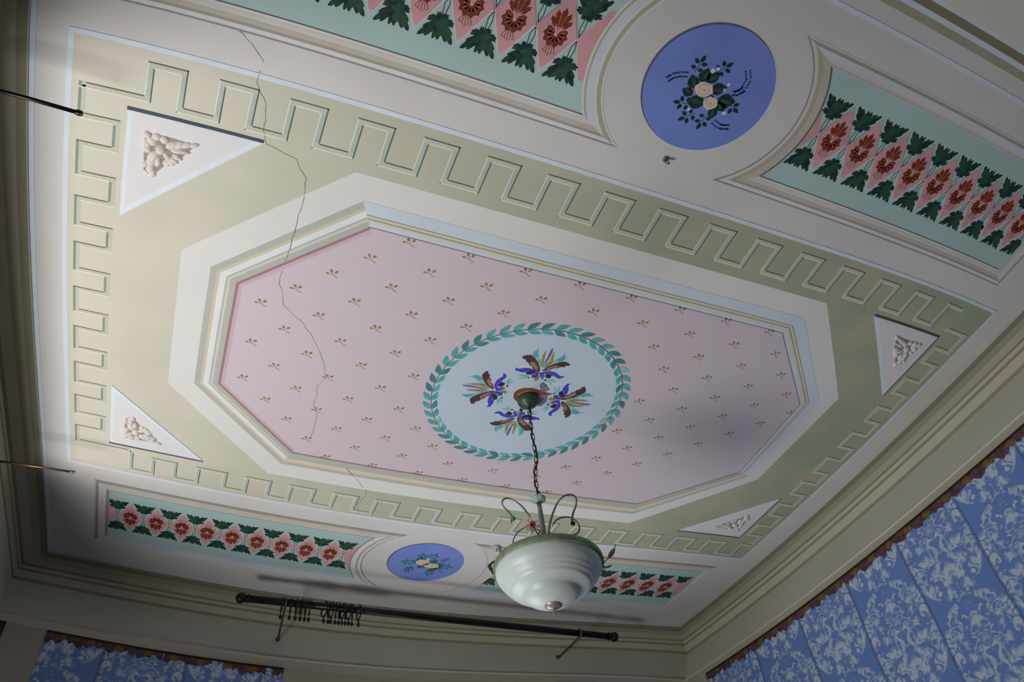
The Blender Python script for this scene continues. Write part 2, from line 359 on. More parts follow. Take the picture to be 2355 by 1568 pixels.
for nm, pts, vdark in (('meander_border', pt, 1), ('meander_border', pr, 0), ('meander_border', pb, 1), ('meander_border', pl, -1)):
    root = flat(nm, ribbon(pts, mw), 4, 4.8, band_m, ceiling)
    dk = []; lt = []; tl = []; h = mw / 2; e = .0019
    ext = [(pts[0][0] + .01, pts[0][1])] + pts + [(pts[-1][0] + .01, pts[-1][1])]
    for i in range(1, len(ext) - 2):
        a, b, pa, pb_ = ext[i], ext[i + 1], ext[i - 1], ext[i + 2]
        if math.hypot(a[0] - b[0], a[1] - b[1]) < 1e-4: continue
        if abs(a[1] - b[1]) < 1e-6:
            if a[0] > b[0]: a, b, pa, pb_ = b, a, pb_, pa
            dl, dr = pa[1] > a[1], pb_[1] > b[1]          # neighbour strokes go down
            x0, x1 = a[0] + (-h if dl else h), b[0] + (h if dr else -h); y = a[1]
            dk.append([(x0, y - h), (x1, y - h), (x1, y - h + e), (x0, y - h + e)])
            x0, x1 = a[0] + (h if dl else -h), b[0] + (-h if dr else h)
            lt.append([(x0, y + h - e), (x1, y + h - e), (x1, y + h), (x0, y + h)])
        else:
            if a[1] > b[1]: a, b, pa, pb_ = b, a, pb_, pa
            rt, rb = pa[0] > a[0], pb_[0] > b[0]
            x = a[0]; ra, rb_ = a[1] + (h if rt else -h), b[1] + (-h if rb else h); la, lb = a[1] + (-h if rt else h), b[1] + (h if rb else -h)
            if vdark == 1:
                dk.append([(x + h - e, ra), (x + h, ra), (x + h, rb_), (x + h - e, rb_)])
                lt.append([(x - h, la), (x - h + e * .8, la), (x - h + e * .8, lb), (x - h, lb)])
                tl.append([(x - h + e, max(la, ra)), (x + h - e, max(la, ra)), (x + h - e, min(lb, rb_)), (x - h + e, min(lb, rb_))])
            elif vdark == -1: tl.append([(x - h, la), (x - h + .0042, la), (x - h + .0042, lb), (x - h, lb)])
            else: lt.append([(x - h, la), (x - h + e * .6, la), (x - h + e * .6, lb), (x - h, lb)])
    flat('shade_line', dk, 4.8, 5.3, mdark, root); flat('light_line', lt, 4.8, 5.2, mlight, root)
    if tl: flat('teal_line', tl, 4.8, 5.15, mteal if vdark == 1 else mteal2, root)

# ------------------------------------------------------------------ octagonal panel
OO = [(.112, .631), (1.014, .632), (1.229, .856), (1.219, 1.169), (.991, 1.409), (.111, 1.418), (-.119, 1.188), (-.123, .854)]
OI = [(.158, .720), (.971, .723), (1.148, .897), (1.154, 1.151), (.968, 1.326), (.149, 1.329), (-.026, 1.157), (-.027, .896)]
def octa(t): return [(a[0] + (b[0] - a[0]) * t, a[1] + (b[1] - a[1]) * t) for a, b in zip(OO, OI)]
cx, cy = .5585, 1.0275
op = thing('octagonal_panel', 'large pink octagonal ceiling panel in a white moulded frame', 'ceiling panel', at(cx, cy, .0))
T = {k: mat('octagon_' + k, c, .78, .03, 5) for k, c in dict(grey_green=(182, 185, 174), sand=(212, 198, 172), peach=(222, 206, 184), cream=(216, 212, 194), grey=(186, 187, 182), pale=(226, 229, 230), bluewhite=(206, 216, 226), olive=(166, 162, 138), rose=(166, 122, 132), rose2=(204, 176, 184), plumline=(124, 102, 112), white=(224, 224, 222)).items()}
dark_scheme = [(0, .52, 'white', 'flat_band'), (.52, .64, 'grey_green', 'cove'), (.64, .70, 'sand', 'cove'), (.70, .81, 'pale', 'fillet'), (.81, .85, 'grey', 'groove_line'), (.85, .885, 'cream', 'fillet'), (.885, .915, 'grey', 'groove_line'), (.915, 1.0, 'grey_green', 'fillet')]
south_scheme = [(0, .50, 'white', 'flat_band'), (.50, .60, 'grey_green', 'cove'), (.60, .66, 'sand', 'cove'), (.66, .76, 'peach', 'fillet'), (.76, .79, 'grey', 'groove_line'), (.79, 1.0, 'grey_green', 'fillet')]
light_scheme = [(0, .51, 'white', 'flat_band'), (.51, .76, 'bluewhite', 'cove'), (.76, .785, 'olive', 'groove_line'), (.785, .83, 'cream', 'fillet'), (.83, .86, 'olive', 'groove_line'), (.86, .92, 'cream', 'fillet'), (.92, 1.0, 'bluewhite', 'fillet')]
flat('flat_band', [octa(0)], 0, 5, ring_white, op)
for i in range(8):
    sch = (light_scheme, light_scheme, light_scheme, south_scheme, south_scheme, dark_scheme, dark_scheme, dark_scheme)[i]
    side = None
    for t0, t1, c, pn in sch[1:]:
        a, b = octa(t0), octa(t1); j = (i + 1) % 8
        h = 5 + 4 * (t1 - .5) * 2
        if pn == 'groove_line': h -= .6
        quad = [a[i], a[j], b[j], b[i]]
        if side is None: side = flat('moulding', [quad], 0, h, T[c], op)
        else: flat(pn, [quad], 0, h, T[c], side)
flat('pink_field', [octa(1)], 0, 8.0, pink_m, op)
for i in range(8):   # painted rose line round the pink
    j = (i + 1) % 8; dark = i > 2
    a, b, c = octa(1), octa(1.05 if dark else 1.02), octa(1.12)
    flat('rose_line', [[a[i], a[j], b[j], b[i]]], 8, 8.5, T['rose' if dark else 'plumline'], op)
    if i > 4: flat('rose_line', [[b[i], b[j], c[j], c[i]]], 8, 8.4, T['rose2'], op)
def inside(poly, x, y):
    r = False; n = len(poly)
    for i in range(n):
        (x1, y1), (x2, y2) = poly[i], poly[i - 1]
        if (y1 > y) != (y2 > y) and x < (x2 - x1) * (y - y1) / (y2 - y1) + x1: r = not r
    return r
sprig_m = mat('sprig_gold_brown', (160, 122, 84), .7, .25, 60)
inner = octa(1.03)
def sprig(x, y):
    P = []
    for ang, r0, r1, w in ((-128, .002, .0115, .0030), (-52, .002, .0115, .0030), (-184, .005, .0135, .0022)):
        a = math.radians(ang); d = (math.cos(a), math.sin(a)); n = (-d[1], d[0]); mr = (r0 + r1) / 2 + .001
        P.append([(x + d[0] * r0, y + d[1] * r0), (x + d[0] * mr + n[0] * w, y + d[1] * mr + n[1] * w), (x + d[0] * r1, y + d[1] * r1), (x + d[0] * mr - n[0] * w, y + d[1] * mr - n[1] * w)])
    P += ribbon([(x - .006, y + .0005), (x - .001, y + .001), (x + .004, y + .0045), (x + .0095, y + .0065)], .0013)
    return P
for j in range(13):
    y = .731 + .0495 * j + (-.003 if j > 9 else 0)
    for i in range(-8, 12):
        x = .2285 - .0517 * j + .1022 * i
        if not inside(inner, x, y + (.004 if j == 0 else 0)) or math.hypot(x - cx, y - cy) < .222: continue
        flat('sprig', sprig(x, y), 8, 8.5, sprig_m, op)
# ------------------------------------------------------------------ wreath medallion round the lamp
wm = thing('wreath_medallion', 'pale blue round medallion with teal leaf wreath and bright flower sprays around the lamp', 'medallion', at(cx, cy, .0045))
flat('disc', [circle(cx, cy, .189, 72)], 9.5, 10, disc_m, wm)
teal = mat('wreath_teal', (88, 172, 174), .7, .18, 30); teal2 = mat('wreath_teal_dark', (66, 136, 140), .7, .2, 30); teal3 = mat('wreath_teal_faded', (150, 190, 178), .7, .15, 30)
halo = mat('wreath_pale_edge', (212, 224, 228), .7, .03); stem_m = mat('wreath_stem', (108, 96, 104), .7, .1)
flat('stem', ribbon(circle(cx, cy, .1895, 96), .0018, True), 10, 10.6, stem_m, wm)
def leafshape(bx_, by_, ang, ln, wd, curl=.15):
    d = (math.cos(ang), math.sin(ang)); n = (-d[1], d[0]); pts = []
    for s in (1, -1):
        rng = (0, .2, .45, .7, .88, 1) if s == 1 else (.88, .7, .45, .2)
        for t in rng:
            w = wd * math.sin(PI * t ** .85) * s; c = curl * ln * t * t
            pts.append((bx_ + d[0] * ln * t + n[0] * (w + c), by_ + d[1] * ln * t + n[1] * (w + c)))
    return pts
NL = 47
for k in range(NL):
    a = 2 * PI * (k + .3) / NL
    bxp, byp = cx + .1895 * math.cos(a), cy + .1895 * math.sin(a)
    tang = a + PI / 2                      # leaves run clockwise as seen from below
    for s in (1, -1):
        ang = tang - s * math.radians(34 if s == 1 else 30)
        ln = .0280 + random.uniform(-.0015, .0015)
        m = random.choice((teal, teal, teal2)) if random.random() > .05 else teal3
        lf = flat('leaf', [leafshape(bxp + math.cos(a) * s * .0015, byp + math.sin(a) * s * .0015, ang, ln, .0060, .12 * s)], 10, 10.8, m, wm)
        if s == -1: flat('leaf_edge', [leafshape(bxp - math.cos(a) * .0005, byp - math.sin(a) * .0005, ang, ln * 1.06, .0074, .12 * s)], 10, 10.3, halo, wm)
B2 = {"med_top": [0.5587, 0.3337], "med_bot": [0.5629, 1.6979], "spray": {"brown_leaf": [[[0.4833, 1.0196], [0.4705, 1.0136], [0.4602, 1.0052], [0.4517, 0.9946], [0.448, 0.9864], [0.4496, 0.9787], [0.4533, 0.9731], [0.4571, 0.9747], [0.4578, 0.98], [0.4629, 0.9813], [0.4633, 0.9876], [0.4694, 0.9933], [0.4707, 1.0004], [0.478, 1.0058], [0.4825, 1.014]], [[0.4894, 1.0217], [0.4798, 1.0244], [0.4709, 1.0288], [0.4591, 1.0398], [0.4521, 1.0495], [0.4486, 1.0564], [0.4515, 1.0644], [0.4571, 1.0708], [0.4619, 1.0674], [0.463, 1.0612], [0.4684, 1.0577], [0.4695, 1.0535], [0.4754, 1.0479], [0.4774, 1.0425], [0.4845, 1.0366], [0.4866, 1.0282]]], "teal_leaf": [[[0.4731, 1.0205], [0.4627, 1.0101], [0.4543, 1.0087], [0.4459, 1.0036], [0.4359, 0.9973], [0.4318, 0.9966], [0.4248, 0.9986], [0.431, 0.9946], [0.4358, 0.9899], [0.4431, 0.9888], [0.4493, 0.9916], [0.4541, 0.9995], [0.462, 1.0084], [0.476, 1.0178]], [[0.4798, 1.0244], [0.4723, 1.0255], [0.4614, 1.0314], [0.4522, 1.0388], [0.44, 1.0452], [0.4269, 1.0489], [0.4347, 1.0525], [0.4396, 1.055], [0.4483, 1.0535], [0.4544, 1.045], [0.4638, 1.0346], [0.4758, 1.0278]]], "olive_petal": [[[0.4718, 1.017], [0.4608, 1.0088], [0.4519, 1.0094], [0.4402, 1.0128], [0.4255, 1.0188], [0.4417, 1.017], [0.4545, 1.0162], [0.4643, 1.0182], [0.4716, 1.02]], [[0.4731, 1.0205], [0.4636, 1.0232], [0.452, 1.0274], [0.4339, 1.0315], [0.431, 1.0343], [0.4441, 1.0344], [0.4566, 1.0328], [0.4655, 1.0284], [0.4749, 1.0219]], [[0.4959, 1.018], [0.5031, 1.016], [0.5098, 1.016], [0.5139, 1.0197], [0.5105, 1.0245], [0.5022, 1.0239], [0.4961, 1.0218]]], "purple_spike": [[[0.4207, 1.0236], [0.4288, 1.0207], [0.4388, 1.0197], [0.4518, 1.0198], [0.465, 1.0199], [0.4702, 1.0198], [0.4597, 1.0233], [0.4442, 1.0239], [0.4329, 1.0252], [0.4252, 1.0255]], [[0.4922, 1.0152], [0.4938, 1.009], [0.4997, 1.0074], [0.5059, 1.0095], [0.5021, 1.0134], [0.4971, 1.0176]]], "blue_petal": [[[0.4906, 1.0214], [0.483, 1.012], [0.4798, 1.0035], [0.4801, 0.994], [0.4834, 0.9856], [0.4876, 0.9798], [0.4852, 0.9704], [0.4894, 0.9711], [0.4949, 0.9769], [0.494, 0.9827], [0.4912, 0.989], [0.4879, 0.9974], [0.4883, 1.0067], [0.4934, 1.0148], [0.4983, 1.0173]], [[0.4906, 1.0214], [0.4855, 1.0324], [0.4828, 1.0429], [0.4844, 1.0542], [0.4903, 1.0645], [0.4881, 1.0712], [0.4954, 1.0692], [0.4974, 1.0566], [0.4957, 1.0452], [0.4899, 1.037], [0.4921, 1.0287], [0.5008, 1.034], [0.5062, 1.0306], [0.5046, 1.0233]]], "dark_blotch": [[[0.4877, 1.0069], [0.4891, 0.9971], [0.4935, 0.9949], [0.4993, 0.9961], [0.4992, 1.0027], [0.4946, 1.0078]], [[0.4862, 1.0342], [0.49, 1.0302], [0.4984, 1.0347], [0.5006, 1.0439], [0.4964, 1.047], [0.4911, 1.0435]], [[0.5034, 1.0016], [0.5048, 0.9993], [0.5079, 1.0013], [0.5081, 1.005], [0.5058, 1.0053]], [[0.5055, 1.0376], [0.5077, 1.0345], [0.5104, 1.0357], [0.5095, 1.0391]]], "teal_bud": [[[0.5023, 0.9972], [0.4997, 0.9904], [0.5012, 0.9844], [0.5046, 0.9797], [0.5065, 0.9829], [0.5063, 0.9904], [0.5156, 0.9841], [0.51, 0.9932], [0.5073, 0.9996]], [[0.5068, 1.06], [0.5014, 1.0496], [0.5022, 1.0375], [0.5103, 1.0412], [0.5163, 1.0514], [0.5147, 1.0559], [0.508, 1.0458], [0.5079, 1.0557]]]}, "scroll": {"russet_scroll": [[[0.528, 1.0246], [0.5264, 1.0173], [0.5301, 1.0066], [0.54, 0.9982], [0.5561, 0.9948], [0.5732, 0.9969], [0.5837, 0.9989], [0.6036, 1.0004], [0.594, 1.0069], [0.5785, 1.009], [0.5625, 1.0036], [0.5493, 1.0043], [0.5405, 1.0125], [0.5361, 1.0214], [0.5392, 1.0274], [0.5459, 1.0355], [0.555, 1.041], [0.546, 1.0424], [0.5373, 1.0378], [0.5308, 1.0317]]], "cream_scroll": [[[0.5361, 1.0214], [0.5405, 1.0125], [0.5493, 1.0043], [0.5625, 1.0036], [0.5689, 1.0058], [0.5539, 1.0088], [0.5448, 1.0162], [0.5416, 1.0248], [0.5452, 1.0337], [0.5392, 1.0274]]], "grey_petal": [[[0.5654, 0.9818], [0.5685, 0.9734], [0.5787, 0.9782], [0.5908, 0.9902], [0.584, 0.9998], [0.574, 0.9986]], [[0.5809, 1.0084], [0.594, 1.0069], [0.5985, 1.0235], [0.5948, 1.0405], [0.5873, 1.0425], [0.5824, 1.0277]]], "olive_petal": [[[0.5543, 1.0593], [0.5605, 1.0476], [0.5667, 1.056], [0.5618, 1.0675]]]}, "bq_top": {"rose": [[-0.0091, 0.0024, 100, 78], [0.0118, 0.0184, 78, 70]], "leaf": [[-0.0307, -0.0028, 60, -40], [-0.0194, -0.018, 60, 0], [-0.0057, -0.0198, 60, 30], [0.0118, -0.0066, 65, 60], [-0.0307, 0.0144, 50, -80], [-0.011, 0.0243, 75, -95], [0.0332, 0.0064, 75, 80], [0.0306, 0.0178, 50, 120], [0.0238, 0.0317, 50, 170], [0.0077, 0.0116, 40, -20]], "sprig": [[-0.0355, -0.0313, 5], [0.0029, -0.0394, 35], [0.0483, 0.012, 110], [0.0156, 0.05, 185], [-0.0115, 0.0507, 225], [-0.0299, 0.0333, 260]], "bud": [[-0.0117, -0.0282, 26], [-0.006, -0.0341, 20], [0.041, 0.0252, 24], [-0.0144, 0.0386, 20], [0.0226, -0.0182, 18], [0.0203, -0.0081, 18]], "frond": [[[-0.0422, -0.01], [-0.0544, -0.0061], [-0.0635, 0.0], [-0.0684, 0.0072]], [[0.0404, -0.0066], [0.0471, -0.0205], [0.0473, -0.0353], [0.0381, -0.0481]], [[0.0304, 0.0426], [0.0447, 0.0469], [0.052, 0.0461], [0.06, 0.0431]], [[0.0339, -0.0078], [0.0432, -0.0115], [0.0481, -0.019]]]}, "bq_bot": {"rose": [[-0.0089, -0.0014, 100, 80], [0.0172, 0.0104, 110, 70]], "leaf": [[-0.0249, -0.0005, 60, -90], [-0.0184, -0.0168, 60, -20], [-0.0053, 0.0186, 60, -140], [0.0162, -0.0102, 60, 30], [0.0384, 0.0026, 60, 90], [0.0253, 0.0297, 60, 180], [0.034, 0.0156, 60, 120]], "sprig": [[-0.048, 0.0052, -90], [0.0083, -0.0377, 20], [-0.0188, -0.0312, -10], [-0.0339, 0.0405, -120], [0.058, 0.0072, 90], [0.0242, 0.0483, 180]], "bud": [[-0.0007, -0.021, 22]], "frond": [[[0.0321, -0.0198], [0.0431, -0.0223], [0.0465, -0.0377]], [[-0.0228, 0.0288], [-0.0338, 0.0315], [-0.0371, 0.0444], [-0.0326, 0.0585]], [[0.0397, 0.0234], [0.0583, 0.0376]]]}, "w_cap": [[-0.0069, -0.5393]], "w_stem_top": [[-0.0029, -0.5585]], "w_stem_bot": [[-0.003, -0.7213]], "w_loop_l": [[-0.0254, -0.6599], [-0.0486, -0.6196], [-0.0758, -0.5737], [-0.1053, -0.5479], [-0.1324, -0.5387], [-0.1502, -0.5537], [-0.1493, -0.5794], [-0.1318, -0.6084], [-0.1184, -0.6367], [-0.1141, -0.655]], "w_bead_l": [[-0.1263, -0.663]], "w_loop_r": [[0.016, -0.7053], [0.0244, -0.6661], [0.0424, -0.6132], [0.0687, -0.5595], [0.0966, -0.5285], [0.1259, -0.5203], [0.1464, -0.5325], [0.1437, -0.5655], [0.1267, -0.6015], [0.1177, -0.633], [0.1218, -0.6514]], "w_loop_rs": [[0.036, -0.6671], [0.0549, -0.6393], [0.0841, -0.6257], [0.1116, -0.6256], [0.1366, -0.6436], [0.1427, -0.6689], [0.1322, -0.6881], [0.1143, -0.6911], [0.1052, -0.7015], [0.1272, -0.7098], [0.1431, -0.733], [0.1544, -0.7598]], "w_loop_ls": [[-0.0353, -0.7187], [-0.0159, -0.6807], [-0.0525, -0.66], [-0.0795, -0.6578], [-0.104, -0.6737], [-0.1188, -0.6989], [-0.1176, -0.7208], [-0.1084, -0.7473]], "w_flower": [[-0.0455, -0.6872]], "w_leafball": [[0.004, -0.7434]], "w_low_r": [[0.0254, -0.7235], [0.0493, -0.7167], [0.0814, -0.7062], [0.1049, -0.7036]], "w_leaf_left": [[-0.2061, -0.7374], [-0.1817, -0.7414], [-0.176, -0.7674], [-0.1579, -0.7773]], "w_leaf_left2": [[-0.2165, -0.8183], [-0.212, -0.835]], "w_leaf_left3": [[-0.2345, -0.8756], [-0.2163, -0.875]], "w_bud_r": [[0.2078, -0.8399], [0.2324, -0.8169], [0.2569, -0.7851], [0.266, -0.7666]], "w_bud_r2": [[0.2076, -0.8523], [0.2056, -0.8685]], "w_leaf_r3": [[0.2294, -0.8561]], "w_tip": [[-0.0067, -0.9815], [-0.0127, -1.0169]], "w_rim": [[-0.2059, -0.8558], [0.2078, -0.8399], [0.0931, -0.7333], [-0.0022, -0.864]], "w_chain": [[0.0086, -0.0535], [0.0025, -0.1163], [0.0022, -0.1778], [0.0037, -0.238], [0.0058, -0.3081], [0.0048, -0.3535], [-0.0055, -0.4192], [-0.0068, -0.4836], [-0.0031, -0.5155]], "w_wire": [[0.0065, -0.0559], [0.0051, -0.1289], [0.0005, -0.2139], [0.0069, -0.2618], [0.0138, -0.3202], [0.008, -0.3582], [-0.0051, -0.3973], [-0.0106, -0.4513], [-0.0044, -0.4944], [-0.0038, -0.5217]], "hub": [1.1705, 2.3117]}  # outlines and positions traced from image pixels, converted to ceiling and lamp coordinates
SM = dict(brown_leaf=mat('spray_brown', (112, 66, 62), .7, .35, 60, rgb2=(70, 46, 50)), teal_leaf=mat('spray_teal', (96, 178, 180), .7, .2, 50), olive_petal=mat('spray_olive', (156, 146, 74), .7, .25, 60),
          purple_spike=mat('spray_purple', (104, 92, 170), .7, .2, 60), blue_petal=mat('spray_blue', (68, 68, 190), .7, .2, 50), dark_blotch=mat('spray_dark', (58, 42, 44), .7, .3, 60), teal_bud=mat('spray_teal_bud', (128, 192, 200), .7, .1, 50),
          russet_scroll=mat('scroll_russet', (142, 76, 54), .7, .3, 60), cream_scroll=mat('scroll_cream', (206, 196, 182), .7, .1, 40), grey_petal=mat('scroll_grey', (120, 112, 128), .7, .3, 50))
SC = (.5560, 1.0175)
HT = dict(brown_leaf=0, teal_leaf=1, olive_petal=2, purple_spike=3, blue_petal=2, dark_blotch=4, teal_bud=1)
LT = dict(brown_leaf=mat('spray_salmon', (164, 118, 110), .7, .25, 60), teal_leaf=mat('spray_teal_light', (136, 202, 200), .7, .1, 50), blue_petal=mat('spray_blue_light', (98, 98, 206), .7, .15, 50))
pale_e = mat('spray_pale_halo', (214, 212, 214), .7, .03)
for q in range(4):   # west, north, east, south
    ca, sa = (1, 0, -1, 0)[q], (0, 1, 0, -1)[q]
    def rot(p):
        x, y = p[0] - SC[0], p[1] - SC[1]; k = (1.0, 1.0, 1.0, .97)[q]
        return (SC[0] + (x * ca - y * sa) * k, SC[1] + (x * sa + y * ca) * k)
    root = None
    for kind, polys in B2['spray'].items():
        for p in polys:
            p = [rot(v) for v in p]
            if root is None: root = flat('flower_spray', [p], 10, 10.6, SM[kind], wm)
            else: flat(kind, [p], 10, 10.6 + .15 * HT[kind], SM[kind], root)
            if kind in LT:
                b0 = p[0] if kind != 'teal_leaf' else p[-1]
                c0 = (sum(v[0] for v in p) / len(p), sum(v[1] for v in p) / len(p)); c0 = (c0[0] * .45 + b0[0] * .55, c0[1] * .45 + b0[1] * .55)
                flat('petal_light', [[(c0[0] + (v[0] - c0[0]) * .48, c0[1] + (v[1] - c0[1]) * .48) for v in p]], 10, 10.75 + .15 * HT[kind], LT[kind], root)
for kind, polys in B2['scroll'].items():
    for p in polys: flat(kind, [p], 10, 10.7 + .2 * (kind != 'russet_scroll'), SM[kind], wm)

# ------------------------------------------------------------------ corner plaques with relief rosettes
plq = mat('plaque_white', (224, 221, 222), .8, .02, 4); pdark = mat('plaque_shade_line', (70, 84, 96), .8, .1); phi = mat('plaque_highlight', (222, 230, 240), .7, .02); rel_m = mat('relief_plaster', (220, 214, 208), .8, .08, 30)
relsh = mat('relief_recess', (160, 140, 124), .8, .1, 20)
def lobed(V, F, c, rx_, ry_, ang, h):
    """one rounded carved lobe"""
    b = len(V); n = 8
    ca, sa = math.cos(ang), math.sin(ang)
    for r, z in ((1, 0), (.8, .6), (.4, .95)):
        for k in range(n):
            a = 2 * PI * k / n; x, y = rx_ * r * math.cos(a), ry_ * r * math.sin(a)
            u, v = bow(c[0] + x * ca - y * sa, c[1] + x * sa + y * ca); V.append((u, v, ZC - .0095 * KR - h * z))
    u, v = bow(*c); V.append((u, v, ZC - .0095 * KR - h))
    for r in range(2):
        F += [(b + r * n + k, b + r * n + (k + 1) % n, b + (r + 1) * n + (k + 1) % n, b + (r + 1) * n + k) for k in range(n)]
    F += [(b + 2 * n + k, b + 2 * n + (k + 1) % n, b + 3 * n) for k in range(n)]
for (cx_, cy_, sx, sy, lab, dk) in ((-.226, .624, 1, 1, 'white triangular plaque with relief leaves, brightest and largest in view, beside the cracked plaster', 'h'),
        (1.334, .628, -1, 1, 'white triangular plaque in the shaded far right corner, with long edge facing the pink octagon', 'hv'),
        (-.225, 1.418, 1, -1, 'white triangular plaque above the left end of the lower diamond panel', 'h'),
        (1.336, 1.416, -1, -1, 'narrow-looking grey white triangular plaque near the blue wallpapered wall', 'hv')):
    wx, wy = .196, .189
    t = thing('corner_plaque', lab, 'plaque', at(cx_ + sx * .06, cy_ + sy * .06, .009), 'triangular plaques in the corners of the sage field')
    c0, cxp, cyp = (cx_, cy_), (cx_ + sx * wx, cy_), (cx_, cy_ + sy * wy)
    flat('slab', [[c0, cxp, cyp]], 4, 9.5, plq, t)
    flat('edge_shade_line', ribbon([(cx_ - sx * .002, cy_ - sy * .0025), (cxp[0], cy_ - sy * .0025)], lambda i: (.0055, .0045)[i]), 4, 9, pdark, t)  # shade along the plaque edge, painted on as a dark line
    if dk == 'hv': flat('edge_shade_line', ribbon([(cx_ - sx * .0015, cy_), (cx_ - sx * .0015, cyp[1])], .004), 4, 9, pdark, t)
    hl = Vector((wy, wx)).normalized()
    o = .004
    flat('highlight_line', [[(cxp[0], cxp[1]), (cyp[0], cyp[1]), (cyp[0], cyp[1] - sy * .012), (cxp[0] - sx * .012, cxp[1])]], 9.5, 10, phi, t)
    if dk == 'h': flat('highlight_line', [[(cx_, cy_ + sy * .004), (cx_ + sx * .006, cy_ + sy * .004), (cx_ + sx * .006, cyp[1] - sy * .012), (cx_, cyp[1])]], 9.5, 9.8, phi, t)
    # acanthus relief: a button with three leaves of overlapping lobes
    bxn, byn = cx_ + sx * .052, cy_ + sy * .053
    def L(px_, py_): return (bxn + sx * px_, byn + sy * py_)
    flat('recess', [[L(-.025, -.023), L(.005, -.025), L(.050, -.022), L(.034, .002), L(.024, .016), L(.010, .024), L(-.002, .040), L(-.010, .050), L(-.022, .040), L(-.024, .01)]], 9.5, 9.9, relsh, t)
    V = []; F = []; lobed(V, F, L(0, 0), .0085, .0085, 0, .012); mesh('rosette_button', V, F, rel_m, t, smooth=True)
    for (dx, dy, lobes) in ((1, -.35, [(.016, -.012, .010, .006), (.026, -.015, .009, .006), (.036, -.018, .009, .005), (.047, -.021, .008, .004), (.026, -.005, .011, .004), (.036, -.006, .008, .003)]),
                            (-.3, 1, [(-.010, .014, .010, .007), (-.012, .024, .010, .007), (-.012, .035, .009, .006), (-.008, .044, .007, .006), (-.002, .022, .008, .005), (-.020, .03, .006, .005)]),
                            (-1, -.9, [(-.014, -.012, .009, .007), (-.021, -.020, .007, .006), (-.008, -.020, .006, .007), (-.020, -.006, .006, .006), (-.019, .004, .006, .006), (.004, -.018, .006, .007)]),
                            (1, 1, [(.012, .010, .009, .005), (.021, .012, .008, .004), (.012, .020, .006, .007), (.018, .017, .006, .006), (.026, .006, .008, .004)])):
        V = []; F = []
        for x, y, a, b in lobes:
            lobed(V, F, L(x, y), a * 1.12, b * 1.05, math.atan2(sy * y, sx * x) if abs(dx) != abs(dy) else math.atan2(sy * y, sx * x), .009)
        mesh('acanthus_leaf', V, F, rel_m, t, smooth=True)

# ------------------------------------------------------------------ diamond panels
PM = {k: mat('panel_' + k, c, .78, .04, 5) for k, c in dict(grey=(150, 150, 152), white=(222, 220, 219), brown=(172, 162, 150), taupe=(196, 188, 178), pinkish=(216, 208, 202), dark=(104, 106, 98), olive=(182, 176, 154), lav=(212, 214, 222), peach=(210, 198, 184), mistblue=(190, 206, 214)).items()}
dpink = mat('diamond_pink', (214, 160, 164), .75, .08, 12); dedge = mat('diamond_pale_edge', (222, 206, 212), .75, .03); dgrey = mat('diamond_grey_edge', (158, 148, 152), .75, .05)
leaf_d = mat('vine_leaf_dark', (22, 44, 44), .7, .35, 60, rgb2=(34, 62, 52)); leaf_l = mat('vine_leaf_green', (42, 80, 62), .7, .25, 50); gold_e = mat('vine_leaf_ochre_edge', (170, 156, 110), .7, .1)
russet = mat('rosette_russet', (140, 62, 42), .7, .35, 60, rgb2=(110, 48, 38)); russ_l = mat('rosette_orange', (178, 92, 58), .7, .2, 60); rosec = mat('rosette_centre', (220, 180, 168), .7, .05)
def xarc(cxm, cym, R, y, s): d = R * R - (y - cym) ** 2; return cxm + s * math.sqrt(max(d, 0))
def panel_outline(s, xe, y0, y1, cxm, cym, R, n=14):
    """s=-1: panel left of the medallion; arc end first, far end last"""
    arc = [(xarc(cxm, cym, R, y0 + (y1 - y0) * k / n, s), y0 + (y1 - y0) * k / n) for k in range(n + 1)]
    return arc, [(xe, y1), (xe, y0)]
def scallop(cx0, cy0, ang, lobes, size, n=54, fine=.10, ff=9):
    pts = []
    for k in range(n):
        th = -PI + 2 * PI * k / n; r = .24 * max(l_[1] for l_ in lobes)
        for (la, ll, lw_) in lobes:
            d = th - math.radians(la)
            if abs(d) < PI / 2: r = max(r, ll * math.cos(d) ** lw_ if d else ll)
        r *= 1 - fine + 2 * fine * abs(math.sin(ff * th))
        x, y = r * math.sin(th) * size, r * math.cos(th) * size
        pts.append((cx0 + x * math.cos(ang) - y * math.sin(ang), cy0 + x * math.sin(ang) + y * math.cos(ang)))
    return pts
def rhomb(xc, yc, hw, hh): return [(xc, yc - hh), (xc + hw, yc), (xc, yc + hh), (xc - hw, yc)]
def clip_rh(xc, yc, hw, hh, lo, hi, n=16):
    """rhombus cut at the panel's ends; lo(y), hi(y) bound x"""
    Lp, Rp = [], []
    for k in range(n + 1):
        y = yc - hh + 2 * hh * k / n; w = hw * (1 - abs(y - yc) / hh)
        a, b = max(xc - w, lo(y)), min(xc + w, hi(y))
        if b > a + 1e-5: Lp.append((a, y)); Rp.append((b, y))
    return Lp + Rp[::-1]
